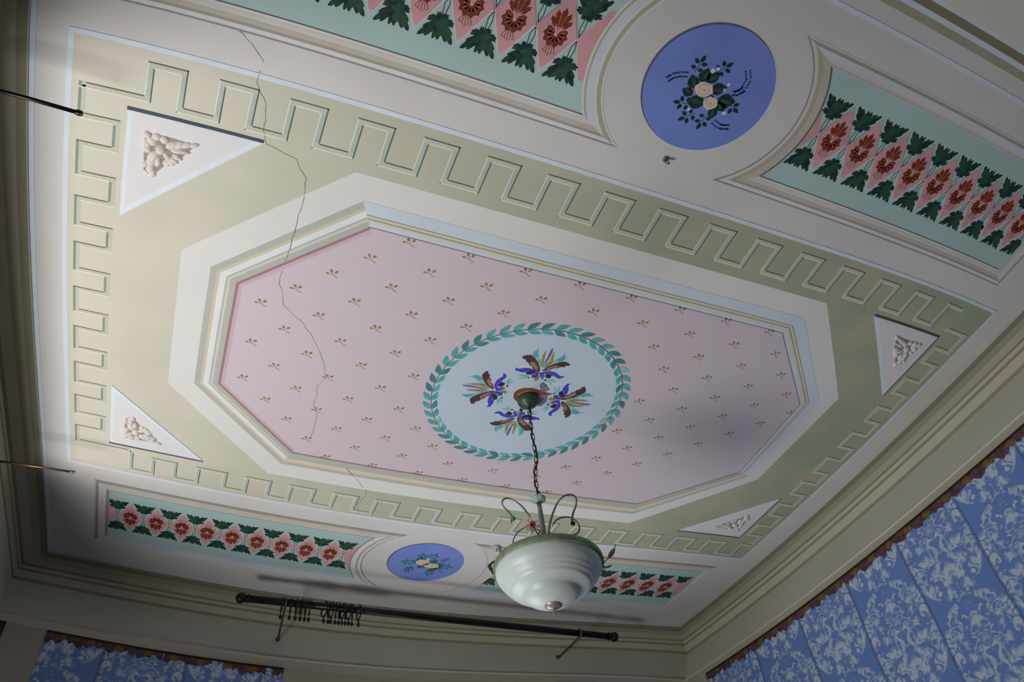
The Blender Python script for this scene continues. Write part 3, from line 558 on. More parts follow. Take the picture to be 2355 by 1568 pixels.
def diamond_panel(s, top_, cxm, cym, y_in, y_out, x_in, x_out, touches, label):
    t = thing('diamond_panel', label, 'ceiling panel', at((x_in + cxm) / 2, cym), 'framed panels of pink diamonds')
    R0, R1 = .160, .191
    def outline(k):
        xe = x_out + (x_in - x_out) * k; y0 = y_out[0] + (y_in[0] - y_out[0]) * k; y1 = y_out[1] + (y_in[1] - y_out[1]) * k
        return panel_outline(s, xe, y0, y1, cxm, cym, R0 + (R1 - R0) * k)
    a1, e1 = outline(1)
    flat('mint_ground', [a1 + e1], 0, 2.0, mint_m, t)
    if top_:
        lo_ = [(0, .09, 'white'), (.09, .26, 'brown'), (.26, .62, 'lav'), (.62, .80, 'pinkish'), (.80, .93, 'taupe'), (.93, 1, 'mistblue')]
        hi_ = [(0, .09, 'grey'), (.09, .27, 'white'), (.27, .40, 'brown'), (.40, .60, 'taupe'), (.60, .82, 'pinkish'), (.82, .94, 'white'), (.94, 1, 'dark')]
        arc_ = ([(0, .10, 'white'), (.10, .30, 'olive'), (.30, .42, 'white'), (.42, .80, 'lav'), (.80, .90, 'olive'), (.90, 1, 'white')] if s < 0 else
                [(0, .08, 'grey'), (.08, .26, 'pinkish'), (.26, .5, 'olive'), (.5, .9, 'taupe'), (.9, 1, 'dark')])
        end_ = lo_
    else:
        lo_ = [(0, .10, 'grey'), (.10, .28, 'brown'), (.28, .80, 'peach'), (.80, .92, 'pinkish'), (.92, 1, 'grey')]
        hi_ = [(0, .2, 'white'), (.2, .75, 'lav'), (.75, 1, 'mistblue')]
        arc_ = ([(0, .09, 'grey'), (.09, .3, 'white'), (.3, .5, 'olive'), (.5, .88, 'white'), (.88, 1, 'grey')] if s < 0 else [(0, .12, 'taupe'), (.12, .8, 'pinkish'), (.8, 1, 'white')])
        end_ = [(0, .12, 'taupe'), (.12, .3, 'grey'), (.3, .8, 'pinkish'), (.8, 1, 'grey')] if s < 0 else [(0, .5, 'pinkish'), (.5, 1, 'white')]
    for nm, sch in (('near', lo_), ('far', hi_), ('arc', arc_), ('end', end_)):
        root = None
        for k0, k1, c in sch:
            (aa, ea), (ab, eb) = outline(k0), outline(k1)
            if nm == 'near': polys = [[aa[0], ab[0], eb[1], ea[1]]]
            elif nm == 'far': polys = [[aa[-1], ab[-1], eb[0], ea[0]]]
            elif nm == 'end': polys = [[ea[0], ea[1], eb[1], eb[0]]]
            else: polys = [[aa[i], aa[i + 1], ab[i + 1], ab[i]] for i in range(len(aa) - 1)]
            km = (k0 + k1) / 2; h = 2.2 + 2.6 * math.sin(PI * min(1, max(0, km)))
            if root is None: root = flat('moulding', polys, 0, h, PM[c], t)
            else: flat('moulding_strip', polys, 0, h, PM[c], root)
    if s < 0:
        lo = lambda y: x_in; hi = lambda y: xarc(cxm, cym, R1, y, -1)
    else:
        lo = lambda y: xarc(cxm, cym, R1, y, 1); hi = lambda y: x_in
    pitch = .0612; hw, hh = pitch / 2, .062
    centres = [touches[0] - pitch / 2] + [(a + b) / 2 for a, b in zip(touches, touches[1:])] + [touches[-1] + pitch / 2]
    for xc in centres:
        if lo(cym) - hw > xc or xc > hi(cym) + hw: continue
        cp = clip_rh(xc, cym, hw, hh, lo, hi)
        if len(cp) < 4: continue
        dm = flat('diamond', [cp], 2, 2.8, dpink, t)
        whole = lo(cym) < xc - hw * .9 and xc + hw * .9 < hi(cym)
        if whole:
            T_, R_, B_2, L_ = rhomb(xc, cym, hw, hh)
            flat('pale_edge', ribbon([L_, B_2, R_], .0022), 2, 3.2, dedge, dm)
            flat('grey_edge', ribbon([L_, T_, R_], .0016), 2, 3.1, dgrey if top_ else dedge, dm)
            # russet acanthus flower
            sg = 1 if top_ else -1
            F_ = scallop(xc, cym - sg * .012, PI if sg > 0 else 0, [(0, .026, .8), (38, .022, 2), (-38, .022, 2)], 1, fine=.12, ff=8)
            polys = []
            k_ = 1.0
            def petal(a, r0, r1, w): 
                a = math.radians(a); d = (math.sin(a), -sg * math.cos(a)); n = (-d[1], d[0]); o_ = (xc, cym + sg * .004)
                return [(o_[0] + d[0] * r * k_ + n[0] * q * k_, o_[1] + d[1] * r * k_ + n[1] * q * k_) for r, q in ((r0, 0), (r0 + .4 * (r1 - r0), w), (r0 + .55 * (r1 - r0), w * .8), (r0 + .75 * (r1 - r0), w * 1.15), (r0 + .88 * (r1 - r0), w * .5), (r1, 0), (r0 + .88 * (r1 - r0), -w * .5), (r0 + .75 * (r1 - r0), -w * 1.15), (r0 + .55 * (r1 - r0), -w * .8), (r0 + .4 * (r1 - r0), -w))]
            ro = flat('acanthus_flower', [petal(a, .002, r, w) for a, r, w in ((95, .0185, .0042), (-95, .0185, .0042), (62, .0175, .004), (-62, .0175, .004), (130, .019, .0042), (-130, .019, .0042), (163, .020, .004), (-163, .020, .004))], 2.8, 3.3, russet, dm)
            flat('palmette', [petal(a, .010, r, w) for a, r, w in ((0, .040, .0036), (16, .035, .0034), (-16, .035, .0034), (32, .028, .003), (-32, .028, .003))], 2.8, 3.5, russet, ro)
            flat('orange_stroke', [petal(a, .004, r, .0010) for a, r in ((95, .014), (-95, .014), (130, .014), (-130, .014), (8, .030), (-8, .030), (62, .013), (-62, .013))], 3.3, 3.7, russ_l, ro)
            flat('flower_centre', [circle(xc, cym + sg * .004, .0022, 10)], 3.3, 3.9, rosec, ro)
            flat('root_stroke', sum([ribbon([(xc + q * .002, cym + sg * .020), (xc + q * .0045, cym + sg * .030), (xc + q * .003 + .001, cym + sg * (.036 - abs(q) * .002))], .0009) for q in (-2, -1, 0, 1, 2)], []), 2.8, 3.2, russet, ro)
    for xt in touches:
        for sg in (1, -1):
            yb = cym + sg * .0375
            lobes = [(0, .027, 5), (38, .0345, 9), (-38, .0345, 9), (84, .0185, 5), (-84, .0185, 5), (140, .011, 3), (-140, .011, 3)]
            ang = 0 if sg > 0 else PI
            def cl(p): return [(min(max(q[0], lo(q[1]) + .001), hi(q[1]) - .001), q[1]) for q in p]
            sh = cl(scallop(xt, yb, ang, lobes, 1.0, n=110, fine=.11, ff=11))
            l_ = flat('vine_leaf', [sh], 2, 3.0, leaf_d, t)
            flat('leaf_light', [cl(scallop(xt + sg * .004, yb + sg * .003, ang, [(0, .019, 5), (36 * (1 if int(xt * 100) % 2 else -1), .026, 9), (-75 * (1 if int(xt * 100) % 2 else -1), .010, 4)], 1.0, n=60, fine=.10, ff=8))], 3.0, 3.3, leaf_l, l_)
            if top_ or s < 0:
                flat('stalk', ribbon([(xt + .001, cym + sg * .003), (xt - .003, cym + sg * .014), (xt - .0015, cym + sg * .030)], .0011) + ribbon([(xt + .001, cym + sg * .003), (xt + .0038, cym + sg * .015), (xt + .0022, cym + sg * .030)], .0011), 2.9, 3.6, leaf_d, l_)
tl = [-.2050 + .0611 * k for k in range(10)][1:] if False else [.3400 - .0612 * k for k in range(9)][::-1]
tr = [.7665 + .0612 * k for k in range(10)]
tbl = [-.2030 + .0612 * k for k in range(10)]
tbr = [.7580 + .0612 * k for k in range(10)]
diamond_panel(-1, True, .5587, .3337, (.231, .434), (.202, .468), -.221, -.258, tl, 'diamond panel cut off by the top edge, left of the larger blue medallion')
diamond_panel(1, True, .5587, .3337, (.231, .434), (.202, .468), 1.330, 1.366, tr, 'long diamond panel right of the larger blue medallion, running to the dark right corner')
diamond_panel(-1, False, .5629, 1.7130, (1.612, 1.815), (1.578, 1.850), -.224, -.258, tbl, 'long low diamond panel left of the smaller blue medallion, above the curtain rod')
diamond_panel(1, False, .5629, 1.7130, (1.612, 1.815), (1.578, 1.850), 1.345, 1.370, tbr, 'diamond panel partly hidden behind the hanging glass lamp')

# ------------------------------------------------------------------ blue flower medallions
petal_w = mat('rose_cream', (226, 206, 190), .7, .08, 60); petal_s = mat('rose_shadow_pink', (200, 164, 152), .7, .08, 40)
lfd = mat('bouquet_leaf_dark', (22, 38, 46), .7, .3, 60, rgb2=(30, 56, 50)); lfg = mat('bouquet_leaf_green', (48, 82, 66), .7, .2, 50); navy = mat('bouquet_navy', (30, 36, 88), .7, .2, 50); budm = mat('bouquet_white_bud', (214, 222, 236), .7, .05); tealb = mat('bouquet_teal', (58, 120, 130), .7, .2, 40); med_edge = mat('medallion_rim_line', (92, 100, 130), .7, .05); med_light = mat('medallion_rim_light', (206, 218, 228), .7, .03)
PX = 1 / 800.0    # size of one photograph-crop step on the big medallion
def medallion(cxm, cym, r, bq, label, leafm, sprigm, k):
    t = thing('flower_medallion', label, 'medallion', at(cxm, cym), 'round blue flower medallions')
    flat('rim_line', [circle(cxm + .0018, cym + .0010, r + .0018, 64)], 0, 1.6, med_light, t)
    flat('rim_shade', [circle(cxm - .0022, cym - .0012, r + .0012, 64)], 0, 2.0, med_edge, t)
    flat('blue_disc', [circle(cxm, cym, r, 64)], 0, 2.6, blue_m, t)
    for f in bq['frond']:
        P = []
        m = len(f)
        for i in range(m - 1):
            for q in range(4):
                w = (q + .5) / 4; x = cxm + f[i][0] + (f[i + 1][0] - f[i][0]) * w; y = cym + f[i][1] + (f[i + 1][1] - f[i][1]) * w
                d = math.atan2(f[i + 1][1] - f[i][1], f[i + 1][0] - f[i][0])
                for sg in (1, -1): P.append(leafshape(x + .0016 * math.cos(d + sg * 1.57), y + .0016 * math.sin(d + sg * 1.57), d + sg * .9, .0048, .0012))
        flat('fern_frond', P, 2.6, 3.0, navy, t)
    for x, y, a in bq['sprig']:
        a = math.radians(a - 90) ; x += cxm; y += cym
        root = flat('leaf_sprig', [leafshape(x + .002 * math.cos(a + da) - off * math.cos(a), y + .002 * math.sin(a + da) - off * math.sin(a), a + da, ln * k, w * k, 0) for da, ln, w, off in ((0, .0125, .0036, 0), (1.2, .0105, .0034, .001), (-1.2, .0105, .0034, .001), (1.5, .009, .0032, .009), (-1.5, .009, .0032, .009))] + ribbon([(x, y), (x - .014 * math.cos(a), y - .014 * math.sin(a))], .0010), 2.6, 3.2, sprigm, t)
    for x, y, ln, a in bq['leaf']:
        a = math.radians(a - 90); x += cxm; y += cym; l2 = ln * .00040 * k
        l_ = flat('rose_leaf', [leafshape(x - math.cos(a) * l2 / 2, y - math.sin(a) * l2 / 2, a, l2, l2 * .40, 0)], 2.6, 3.6, leafm, t)
        flat('leaf_light', [leafshape(x - math.cos(a) * l2 / 3, y - math.sin(a) * l2 / 3, a + .15, l2 * .7, l2 * .12, 0)], 3.6, 3.8, lfg, l_)
    for x, y, w, h in bq['rose']:
        x += cxm; y += cym; rr = w * .000148 * k
        ro = flat('rose', [[(x + rr * (1 + .07 * math.cos(6 * a_)) * math.cos(a_), y + rr * h / w * (1 + .07 * math.sin(5 * a_)) * math.sin(a_)) for a_ in [2 * PI * i / 30 for i in range(30)]]], 2.6, 4.2, petal_w, t)
        for q in range(5):
            a_ = 2 * PI * q / 5 + .4
            arc = [(x + rr * .62 * math.cos(a_ + u) * (1 - .1 * u), y + rr * .55 * math.sin(a_ + u)) for u in (0, .35, .7, 1.05)]
            flat('petal', ribbon(arc, rr * .10), 4.2, 4.4, petal_s, ro)
        flat('rose_heart', [circle(x + rr * .1, y, rr * .16, 10)], 4.2, 4.5, petal_s, ro)
    for b in bq['bud']:
        flat('white_bud', [circle(cxm + b[0], cym + b[1], b[2] * .00014 * k, 9)], 2.6, 3.8, budm, t)
medallion(.5587, .3337, .1015, B2['bq_top'], 'larger round blue medallion with cream roses, between the two near diamond panels', lfd, lfd, 1.0)
medallion(.5629, 1.6979, .0965, B2['bq_bot'], 'smaller round blue medallion with cream roses, left of the lamp bowl', tealb, tealb, 1.25)

# ------------------------------------------------------------------ cracks
crack_m = mat('crack_dark', (138, 126, 116), .9, .2, 30)
CR = [[(-.117, .440), (-.106, .461), (-.088, .472), (-.067, .488), (-.053, .503)],
 [(-.057, .517), (-.056, .534), (-.048, .548), (-.038, .563), (-.034, .59), (-.034, .604), (-.026, .624), (-.006, .629), (.021, .636), (.037, .658), (.043, .665), (.046, .688), (.047, .712), (.046, .738), (.046, .768), (.045, .8), (.043, .828)],
 [(.042, .847), (.041, .867), (.044, .881), (.052, .893), (.059, .922), (.074, .936), (.093, .948), (.116, .974), (.134, 1.002), (.149, 1.027), (.164, 1.065), (.166, 1.083), (.157, 1.105), (.161, 1.129), (.162, 1.162), (.174, 1.193), (.177, 1.236), (.176, 1.273)],
 [(.269, 1.347), (.301, 1.38), (.335, 1.423), (.334, 1.45), (.328, 1.48), (.341, 1.514)]]
for ci, c in enumerate(CR):
    pts = []
    for a, b in zip(c, c[1:]):
        for k in range(3):
            pts.append((a[0] + (b[0] - a[0]) * k / 3 + random.uniform(-.0011, .0011), a[1] + (b[1] - a[1]) * k / 3 + random.uniform(-.0011, .0011)))
    pts.append(c[-1])
    groups = {}
    for q in ribbon(pts, lambda i: random.uniform(.0007, .0014)):
        x, y = sum(v[0] for v in q) / 4, sum(v[1] for v in q) / 4
        k = 0.5 if not (FX0 < x < FX1 and FY0 - .007 < y < FY1 + .007) else 5.8 if y < FY0 else 4.9 if not inside(octa(0), x, y) else 5.4 if not inside(octa(.52), x, y) else 9.4 if not inside(octa(1), x, y) else 8.4
        groups.setdefault(k, []).append(q)
    for k, q in groups.items(): flat('crack', q, k - .4, k, crack_m, ceiling)

# ------------------------------------------------------------------ round things: tubes, lathes
def tube(pts, r, seg=8, closed=False):
    V = []; F = []; n = len(pts); pts = [Vector(p) for p in pts]; up = None
    for i, p in enumerate(pts):
        a = pts[i - 1] if (i or closed) else p; b = pts[(i + 1) % n] if (i < n - 1 or closed) else p
        d = (b - a).normalized()
        if up is None: up = Vector((0, 0, 1)) if abs(d.z) < .9 else Vector((1, 0, 0))
        x = (up - d * up.dot(d)).normalized(); y = d.cross(x); up = x
        rr = r(i / (n - 1)) if callable(r) else r
        for k in range(seg): t = 2 * PI * k / seg; V.append(tuple(p + x * rr * math.cos(t) + y * rr * math.sin(t)))
    for i in range(n if closed else n - 1):
        j = (i + 1) % n
        F += [(i * seg + k, i * seg + (k + 1) % seg, j * seg + (k + 1) % seg, j * seg + k) for k in range(seg)]
    if not closed: F += [tuple(range(seg - 1, -1, -1)), tuple(range((n - 1) * seg, n * seg))]
    return V, F
def lathe(prof, c, seg=40, axis=None, ribs=0, amp=0):
    V = []; F = []; c = Vector(c); ax = Vector(axis).normalized() if axis else Vector((0, 0, 1))
    x = Vector((1, 0, 0)) if abs(ax.x) < .9 else Vector((0, 1, 0)); x = (x - ax * x.dot(ax)).normalized(); y = ax.cross(x)
    for r, z in prof:
        for k in range(seg):
            t = 2 * PI * k / seg; rr = r * (1 + amp * math.cos(ribs * t)) if ribs else r
            V.append(tuple(c + x * rr * math.cos(t) + y * rr * math.sin(t) + ax * z))
    for i in range(len(prof) - 1):
        F += [(i * seg + k, i * seg + (k + 1) % seg, (i + 1) * seg + (k + 1) % seg, (i + 1) * seg + k) for k in range(seg)]
    F += [tuple(range(seg)), tuple(range(len(prof) * seg - 1, (len(prof) - 1) * seg - 1, -1))]
    return V, F
def smoothpath(pts, n=6):
    out = []; P = [Vector(p) for p in pts]
    for i in range(len(P) - 1):
        p0, p1, p2, p3 = P[max(0, i - 1)], P[i], P[i + 1], P[min(len(P) - 1, i + 2)]
        for k in range(n):
            t = k / n
            out.append(.5 * ((2 * p1) + (p2 - p0) * t + (2 * p0 - 5 * p1 + 4 * p2 - p3) * t * t + (3 * p1 - p0 - 3 * p2 + p3) * t ** 3))
    out.append(P[-1]); return out
# ------------------------------------------------------------------ pendant lamp
iron_g = mat('verdigris_metal', (130, 142, 126), .45, .2, 40, metallic=.35, spec=.5); iron_d = mat('dark_green_metal', (70, 88, 74), .45, .2, 30, metallic=.4, spec=.5)
chain_m = mat('chain_bronze', (58, 46, 38), .5, .2, 60, metallic=.6, spec=.5); wire_m = mat('lamp_cord_brown', (60, 40, 30), .6, .1)
ceram = mat('pale_green_ceramic', (186, 206, 190), .25, .08, 40, spec=.5); porc_pink = mat('porcelain_pink', (226, 160, 146), .35, .3, 90, rgb2=(236, 204, 198)); porc_dk = mat('porcelain_centre', (150, 90, 70), .4, .2, 60); lilac = mat('porcelain_lilac', (160, 126, 142), .4, .2, 60)
def glass_mat():
    m = bpy.data.materials.new('frosted_glass'); m.use_nodes = True; nt = m.node_tree; b = nt.nodes['Principled BSDF']
    b.inputs['Base Color'].default_value = lin((218, 230, 224)) + (1,); b.inputs['Roughness'].default_value = .42; b.inputs['Specular IOR Level'].default_value = .5
    b.inputs['Subsurface Weight'].default_value = .3; b.inputs['Subsurface Radius'].default_value = (.02, .02, .02)
    b.inputs['Coat Weight'].default_value = .1; b.inputs['Coat Roughness'].default_value = .3
    n = nt.nodes.new('ShaderNodeTexNoise'); n.inputs['Scale'].default_value = 5; mx = nt.nodes.new('ShaderNodeMix'); mx.data_type = 'RGBA'
    nt.links.new(n.outputs['Fac'], mx.inputs['Factor']); mx.inputs[6].default_value = lin((214, 226, 220)) + (1,); mx.inputs[7].default_value = lin((226, 234, 230)) + (1,)
    nt.links.new(mx.outputs[2], b.inputs['Base Color']); return m
HX, HY = B2['hub']; e1 = Vector((.932, -.362, 0)); g1 = Vector((.362, .932, 0)); H0 = Vector((HX, HY, ZC))
def lp(s, z, g=0.0): return H0 + e1 * s + g1 * g + Vector((0, 0, z))
lamp = thing('pendant_lamp', 'hanging lamp with stepped white glass bowl, green metal scrolls and a dark chain', 'lamp', H0)
def lpart(name, vf, m, smooth=True, parent=None): return mesh(name, vf[0], vf[1], m, parent or lamp, smooth=smooth)
lpart('canopy', lathe([(.048, -.0057), (.050, -.011), (.0495, -.020), (.043, -.034), (.030, -.046), (.012, -.053), (.010, -.062), (.004, -.068)], lp(.003, 0)), iron_d)
ch = smoothpath([lp(*p) for p in B2['w_chain']], 8); 
dist = [0]
for a, b in zip(ch, ch[1:]): dist.append(dist[-1] + (b - a).length)
def onpath(d):
    for i in range(len(ch) - 1):
        if dist[i] <= d <= dist[i + 1]: return ch[i].lerp(ch[i + 1], (d - dist[i]) / max(1e-9, dist[i + 1] - dist[i])), (ch[i + 1] - ch[i]).normalized()
    return ch[-1], (ch[-1] - ch[-2]).normalized()
nl = 15; step_ = dist[-1] / nl
for k in range(nl):
    p, d = onpath(step_ * (k + .5)); sd = (e1 if k % 2 else g1) ; sd = (sd * .75 + (g1 if k % 2 else e1) * .4).normalized(); sd = (sd - d * sd.dot(d)).normalized()
    hl_, hw_ = step_ * .5 + .0035, .0085
    loop = [p + d * ((hl_ - hw_) * (1 if math.cos(a) > 0 else -1) + hw_ * math.cos(a)) + sd * hw_ * math.sin(a) for a in [2 * PI * (i + .5) / 14 for i in range(14)]]
    lpart('chain_link', tube(loop, .0019, 6, True), chain_m)
wp_ = smoothpath([lp(s, z, .006) for s, z in B2['w_wire']], 6)
lpart('cord', tube(wp_, .0026, 6), wire_m)
lpart('hanger_hook', tube([lp(-.004, -.50), lp(.004, -.508), lp(.004, -.518), lp(-.006, -.523), lp(-.009, -.513), lp(-.004, -.50)], .002, 6), chain_m)
cz = -.540; cs = -.0055
lpart('ceramic_collar', lathe([(.008, .014), (.020, .012), (.0285, .004), (.030, -.004), (.025, -.010), (.014, -.014), (.010, -.020)], lp(cs, cz), ribs=8, amp=.06), ceram)
lpart('stem', tube([lp(cs, cz - .015), lp(-.004, -.60), lp(-.003, -.66), lp(-.002, -.70), lp(-.002, -.78)], lambda t: .0085 + .0035 * t, 12), iron_g)
lpart('stem_foot', lathe([(.012, .035), (.022, .02), (.014, .01), (.030, 0), (.034, -.01), (.012, -.02)], lp(0, -.745)), iron_g)
def wirepath(key, g0=0, g1_=0): 
    L_ = B2[key]; n = len(L_); return smoothpath([lp(s, z, g0 + (g1_ - g0) * i / (n - 1)) for i, (s, z) in enumerate(L_)], 5)
for key, a, b, r in (('w_loop_l', 0, -.04, .0031), ('w_loop_r', 0, .03, .0036), ('w_loop_rs', .0, .06, .0028), ('w_loop_ls', 0, .05, .0026), ('w_low_r', .0, .05, .0022)):
    w = lpart('scroll_arm', tube(wirepath(key, a, b), (lambda t, r=r: r * (.75 + .5 * abs(math.sin(3 * PI * t)))), 8), iron_g)
    if key in ('w_loop_l', 'w_loop_r', 'w_loop_ls'):
        pth = wirepath(key, a, b); p0, p1 = pth[-6], pth[-1]; d = (p1 - p0).normalized(); sd = d.cross(g1).normalized()
        V, F = tube([p0 + (p1 - p0) * t for t in (0, .25, .5, .75, 1, 1.2)], lambda t: .0015 + .009 * math.sin(PI * min(1, t * .98 + .02)), 8)
        mesh('metal_leaf', V, F, iron_g if key != 'w_loop_r' else iron_d, w, smooth=True)
s, z = B2['w_bead_l'][0]; lpart('glass_bead', lathe([(.001, .007), (.006, .003), (.007, 0), (.006, -.003), (.001, -.007)], lp(s, z, -.04), 12), ceram)
s, z = B2['w_flower'][0]; fc = lp(s, z, -.05)
fl_ = lpart('porcelain_flower', lathe([(.004, .004), (.010, .006), (.012, 0), (.006, -.006)], fc, 16, axis=(-.3, -.6, -.5)), porc_dk)
ax = Vector((-.3, -.6, -.5)).normalized(); px_ = ax.cross(Vector((0, 0, 1))).normalized(); py_ = ax.cross(px_)
for q in range(9):
    a = 2 * PI * q / 9; d = px_ * math.cos(a) + py_ * math.sin(a); n = ax.cross(d)
    P = [fc + d * .006, fc + d * .018 + n * .008 + ax * .004, fc + d * .027 + n * .005 + ax * .007, fc + d * .029 + ax * .006, fc + d * .027 - n * .005 + ax * .007, fc + d * .018 - n * .008 + ax * .004]
    mesh('petal', [tuple(v) for v in P] + [tuple(v - ax * .002) for v in P], [(0, 1, 2, 3, 4, 5), (11, 10, 9, 8, 7, 6)] + [(i, 6 + i, 6 + (i + 1) % 6, (i + 1) % 6) for i in range(6)], porc_pink, fl_)
lpart('flower_stalk', tube(smoothpath([fc, fc.lerp(lp(-.01, -.73, -.02), .5) - Vector((0, 0, .012)), lp(-.005, -.735, -.01)], 4), .002, 6), iron_d)
s, z = B2['w_leafball'][0]; lpart('leaf_ball', lathe([(.002, .014), (.010, .006), (.012, -.004), (.004, -.016)], lp(s, z, -.03), 10, ribs=5, amp=.2), ceram)
# rim and bowl
RZ = -.848; RC = lp(0, RZ)
rim = lpart('rim_band', lathe([(.197, .022), (.202, .023), (.206, .014), (.2075, .003), (.206, -.003), (.202, -.006), (.198, -.003), (.196, .008)], RC, 72), mat('rim_green', (134, 152, 120), .5, .25, 30, metallic=.2, spec=.4))
lpart('rim_bar', tube([lp(-.2, RZ + .026), lp(0, RZ + .03), lp(.2, RZ + .026)], .005, 8), iron_d)
lpart('rim_bar', tube([lp(0, RZ + .026, -.2), lp(0, RZ + .03, 0), lp(0, RZ + .026, .2)], .005, 8), iron_d)
lpart('central_rod', tube([lp(-.002, -.75), lp(-.002, RZ - .150)], .006, 8), iron_d)
gl = glass_mat()
prof = [(.194, .012), (.198, -.002), (.198, -.010), (.194, -.024), (.187, -.036), (.179, -.046), (.1745, -.0505), (.173, -.0545), (.168, -.0590), (.162, -.0640), (.1605, -.0680), (.155, -.0715), (.148, -.0765), (.1465, -.0805), (.140, -.0845), (.128, -.0900), (.114, -.0960), (.105, -.1005), (.1015, -.1040), (.0985, -.1100), (.090, -.1190), (.075, -.1285), (.055, -.1380), (.036, -.1440), (.012, -.148), (.010, -.145), (.036, -.140), (.075, -.124), (.098, -.102), (.13, -.086), (.165, -.054), (.190, -.02), (.190, .012)]
lpart('glass_bowl', lathe(prof, RC, 80), gl)
fin = lpart('finial_cap', lathe([(.031, -.141), (.030, -.1475), (.022, -.1535), (.010, -.158), (.006, -.160)], RC, 36, ribs=14, amp=.06), mat('finial_pewter', (176, 160, 156), .4, .15, 50, metallic=.4))
mesh('finial_pin', *lathe([(.006, -.158), (.0065, -.164), (.0045, -.168), (.0055, -.176), (.002, -.186), (.0035, -.189), (.001, -.192)], RC, 12), mat('finial_brass', (214, 196, 160), .3, .1, 40, metallic=.6), fin, smooth=True)
# small leaves and buds round the rim
def metal_leaf(name, path, w, m, g=0.0):
    P = smoothpath([lp(s, z, g) for s, z in path], 4); n = len(P); V = []; F = []
    for i, p in enumerate(P):
        t = i / (n - 1); d = (P[min(n - 1, i + 1)] - P[max(0, i - 1)]).normalized(); sd = d.cross(g1).normalized(); ww = w * math.sin(PI * min(.97, .06 + t * .94)) * (1 + .25 * math.sin(t * 22))
        V += [tuple(p + sd * ww), tuple(p - g1 * .004), tuple(p - sd * ww), tuple(p + g1 * .003)]
    F = [f for i in range(n - 1) for f in [(4 * i + k, 4 * i + (k + 1) % 4, 4 * i + 4 + (k + 1) % 4, 4 * i + 4 + k) for k in range(4)]]
    return mesh(name, V, F, m, lamp, smooth=True)
metal_leaf('rim_leaf', B2['w_leaf_left'][::-1], .012, ceram); metal_leaf('rim_leaf', [[-.198, -.80]] + B2['w_leaf_left2'] + [[-.207, -.855]], .007, iron_d)
metal_leaf('rim_leaf', [[-.203, -.872]] + B2['w_leaf_left3'][::-1], .008, iron_d, .02); metal_leaf('rim_leaf', B2['w_bud_r2'], .004, iron_d)
metal_leaf('rim_leaf', [[.205, -.86], [.222, -.858], [.236, -.852]], .005, iron_g)
lpart('bud_stalk', tube(smoothpath([lp(s, z) for s, z in B2['w_bud_r']], 4), .0018, 6), iron_d)
b_ = [lp(s, z) for s, z in B2['w_bud_r']]
lpart('porcelain_bud', tube([b_[1].lerp(b_[2], t) for t in (-.25, 0, .3, .6, .9, 1.1)], lambda t: .001 + .0085 * math.sin(PI * min(1, t + .02)), 8), lilac)
lpart('rim_bead', lathe([(.002, .006), (.006, 0), (.002, -.006)], lp(-.188, -.757), 10), ceram)

# ------------------------------------------------------------------ curtain rod, rings, wall brackets, hook
rod_m = mat('rod_black', (22, 14, 14), .35, .2, 40, metallic=.3, spec=.5); ring_m = mat('ring_black', (16, 15, 18), .4, .1, 60, metallic=.3, spec=.5); brk = mat('bracket_iron', (92, 84, 78), .5, .15, 50, metallic=.5)
hr = .079; zr = ZC - hr * D; kr = (1 - hr) / .90
P0 = Vector((.196 * kr, 3.943 * kr, zr)); P1 = Vector((2.380 * kr, 3.946 * kr, zr))
rod = thing('curtain_rod', 'long black wooden curtain rod with ball ends below the back cornice', 'curtain rod', (P0 + P1) / 2)
dr = (P1 - P0).normalized()
mesh('pole', *tube([P0, P0.lerp(P1, .5), P1], .0195, 16), rod_m, rod, smooth=True)
for p, sgn in ((P0, -1), (P1, 1)):
    mesh('finial', *lathe([(.0195, -.042), (.024, -.038), (.024, -.031), (.017, -.027), (.016, -.020), (.024, -.014), (.029, -.004), (.030, .006), (.026, .017), (.016, .025), (.005, .030)], p, 20, axis=dr * sgn), rod_m, rod, smooth=True)
for x0, x1 in ((.423 * kr, .449 * kr), (2.147 * kr, 2.138 * kr)):
    p = Vector((x0, P0.y - .005, zr - .012)); wv = along(1, x1); q = Vector((x1, wv.y - .015, zr - .012))
    b = mesh('bracket', *tube([p + Vector((0, 0, .034)), p + Vector((0, -.024, .012)), p + Vector((0, -.012, -.012)), p + Vector((0, .01, -.010)), p.lerp(q, .5) + Vector((0, 0, -.008)), q + Vector((0, 0, -.008))], .0062, 8), brk, rod, smooth=True)
    mesh('wall_plate', *lathe([(.013, -.010), (.013, -.004), (.006, 0)], q, 16, axis=(0, -1, 0)), brk, b, smooth=True)
def xp(px): return (px - 548) / (1418 - 548)
ring_px = [(645, 4), (663, 8), (675, 3), (685, -2), (694, 4), (702, 8), (733, -14), (742, 2), (748, -8), (757, 9), (764, 14), (771, -6), (778, 7), (785, -10), (792, 12), (806, -4)]
labs = ['black curtain ring alone at the left end of the first ring cluster', 'second black curtain ring from the left, beside the long bracket arm', 'third black curtain ring from the left', 'fourth black curtain ring from the left', 'fifth black curtain ring from the left', 'black curtain ring at the right end of the first cluster, before the gap', 'black curtain ring at the left end of the second cluster, just after the gap', 'second black curtain ring after the gap on the rod', 'third black curtain ring after the gap on the rod', 'fourth black curtain ring after the gap on the rod', 'fifth black curtain ring after the gap on the rod', 'fifth black curtain ring from the right end of the ring row', 'fourth black curtain ring from the right end of the ring row', 'third black curtain ring from the right end of the ring row', 'second black curtain ring from the right end of the ring row', 'rightmost black curtain ring, hanging apart on the rod']
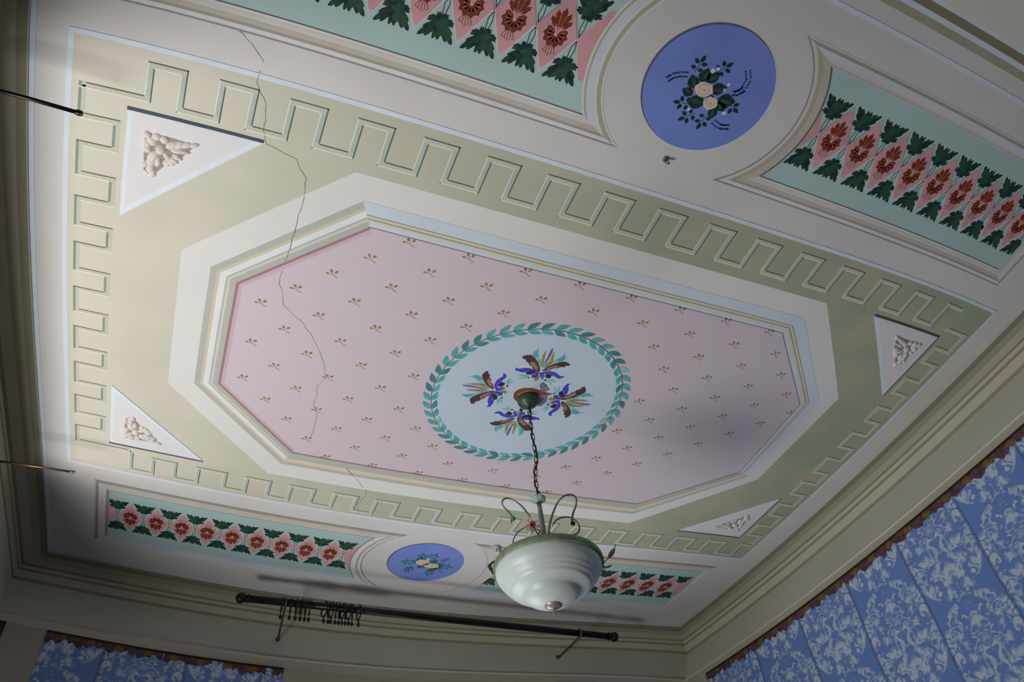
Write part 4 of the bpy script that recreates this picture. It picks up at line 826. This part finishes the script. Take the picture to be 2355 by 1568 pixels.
for (px, tilt), lab in zip(ring_px, labs):
    t_ = xp(px); t_ = t_ - .018 * (1 - t_); c = P0.lerp(P1, max(.02, t_)) - Vector((0, 0, .0150))
    r_ = thing('curtain_ring', lab, 'curtain ring', c, 'black curtain rings on the rod')
    a = math.radians(tilt); sd = Vector((math.sin(a), math.cos(a), 0)); upv = Vector((0, 0, 1))
    R_ = .040
    mesh('hoop', *tube([c + sd * R_ * math.cos(u) + upv * R_ * math.sin(u) for u in [2 * PI * k / 20 for k in range(20)]], .0042, 8, True), ring_m, r_, smooth=True)
    bt = c - upv * (R_ + .004)
    mesh('eyelet', *tube([bt - upv * .008 + sd * .008 * math.cos(u) + upv * .008 * math.sin(u) for u in [2 * PI * k / 10 for k in range(10)]], .002, 6, True), ring_m, r_, smooth=True)
    mesh('clip', *lathe([(.003, 0), (.007, -.004), (.008, -.014), (.006, -.022), (.002, -.024)], bt - upv * .014, 8), ring_m, r_, smooth=True)
for (a, b, y_, m, lab, r) in (((-.93), -.608, 1.363, rod_m, 'thin black bracket arm reaching in from the left wall, nearer the camera', .0062), ((-.92), -.617, 3.105, mat('bracket_bronze', (120, 92, 74), .3, .1, 50, metallic=.7, spec=.5), 'thinner bronze bracket arm reaching in from the left wall near the dark corner', .005)):
    z_ = ZC - .08 * D; wx = along(0, y_).x
    t = thing('bracket_arm', lab, 'bracket', (wx + .01, y_, z_), 'bracket arms on the left wall')
    mesh('arm', *tube([(wx + .006, y_, z_), (a * .4 + b * .6, y_ - .002, z_), (b, y_, z_)], r, 10), m, t, smooth=True)
    mesh('tip', *lathe([(r, -.012), (r * 1.35, -.008), (r * 1.4, .002), (r, .008)], (b, y_, z_), 12, axis=(1, 0, 0)), m, t, smooth=True)
    mesh('wall_plate', *lathe([(.02, -.004), (.02, .004), (.01, .008)], (wx + .006, y_, z_), 14, axis=(1, 0, 0)), m, t, smooth=True)
hk = at(.553, .4600)
hook = thing('ceiling_hook', 'small metal ring hook screwed in beside the larger blue medallion', 'hook', hk)
hm = mat('hook_metal', (150, 140, 130), .35, .2, 60, metallic=.6)
mesh('base', *lathe([(.010, 0), (.012, -.004), (.008, -.009), (.004, -.012)], hk, 16), hm, hook, smooth=True)
hcn = hk + Vector((0, 0, -.022))
mesh('eye', *tube([hcn + Vector((.010 * math.cos(u), 0, .010 * math.sin(u))) for u in [2 * PI * k / 16 for k in range(16)]], .0026, 8, True), hm, hook, smooth=True)
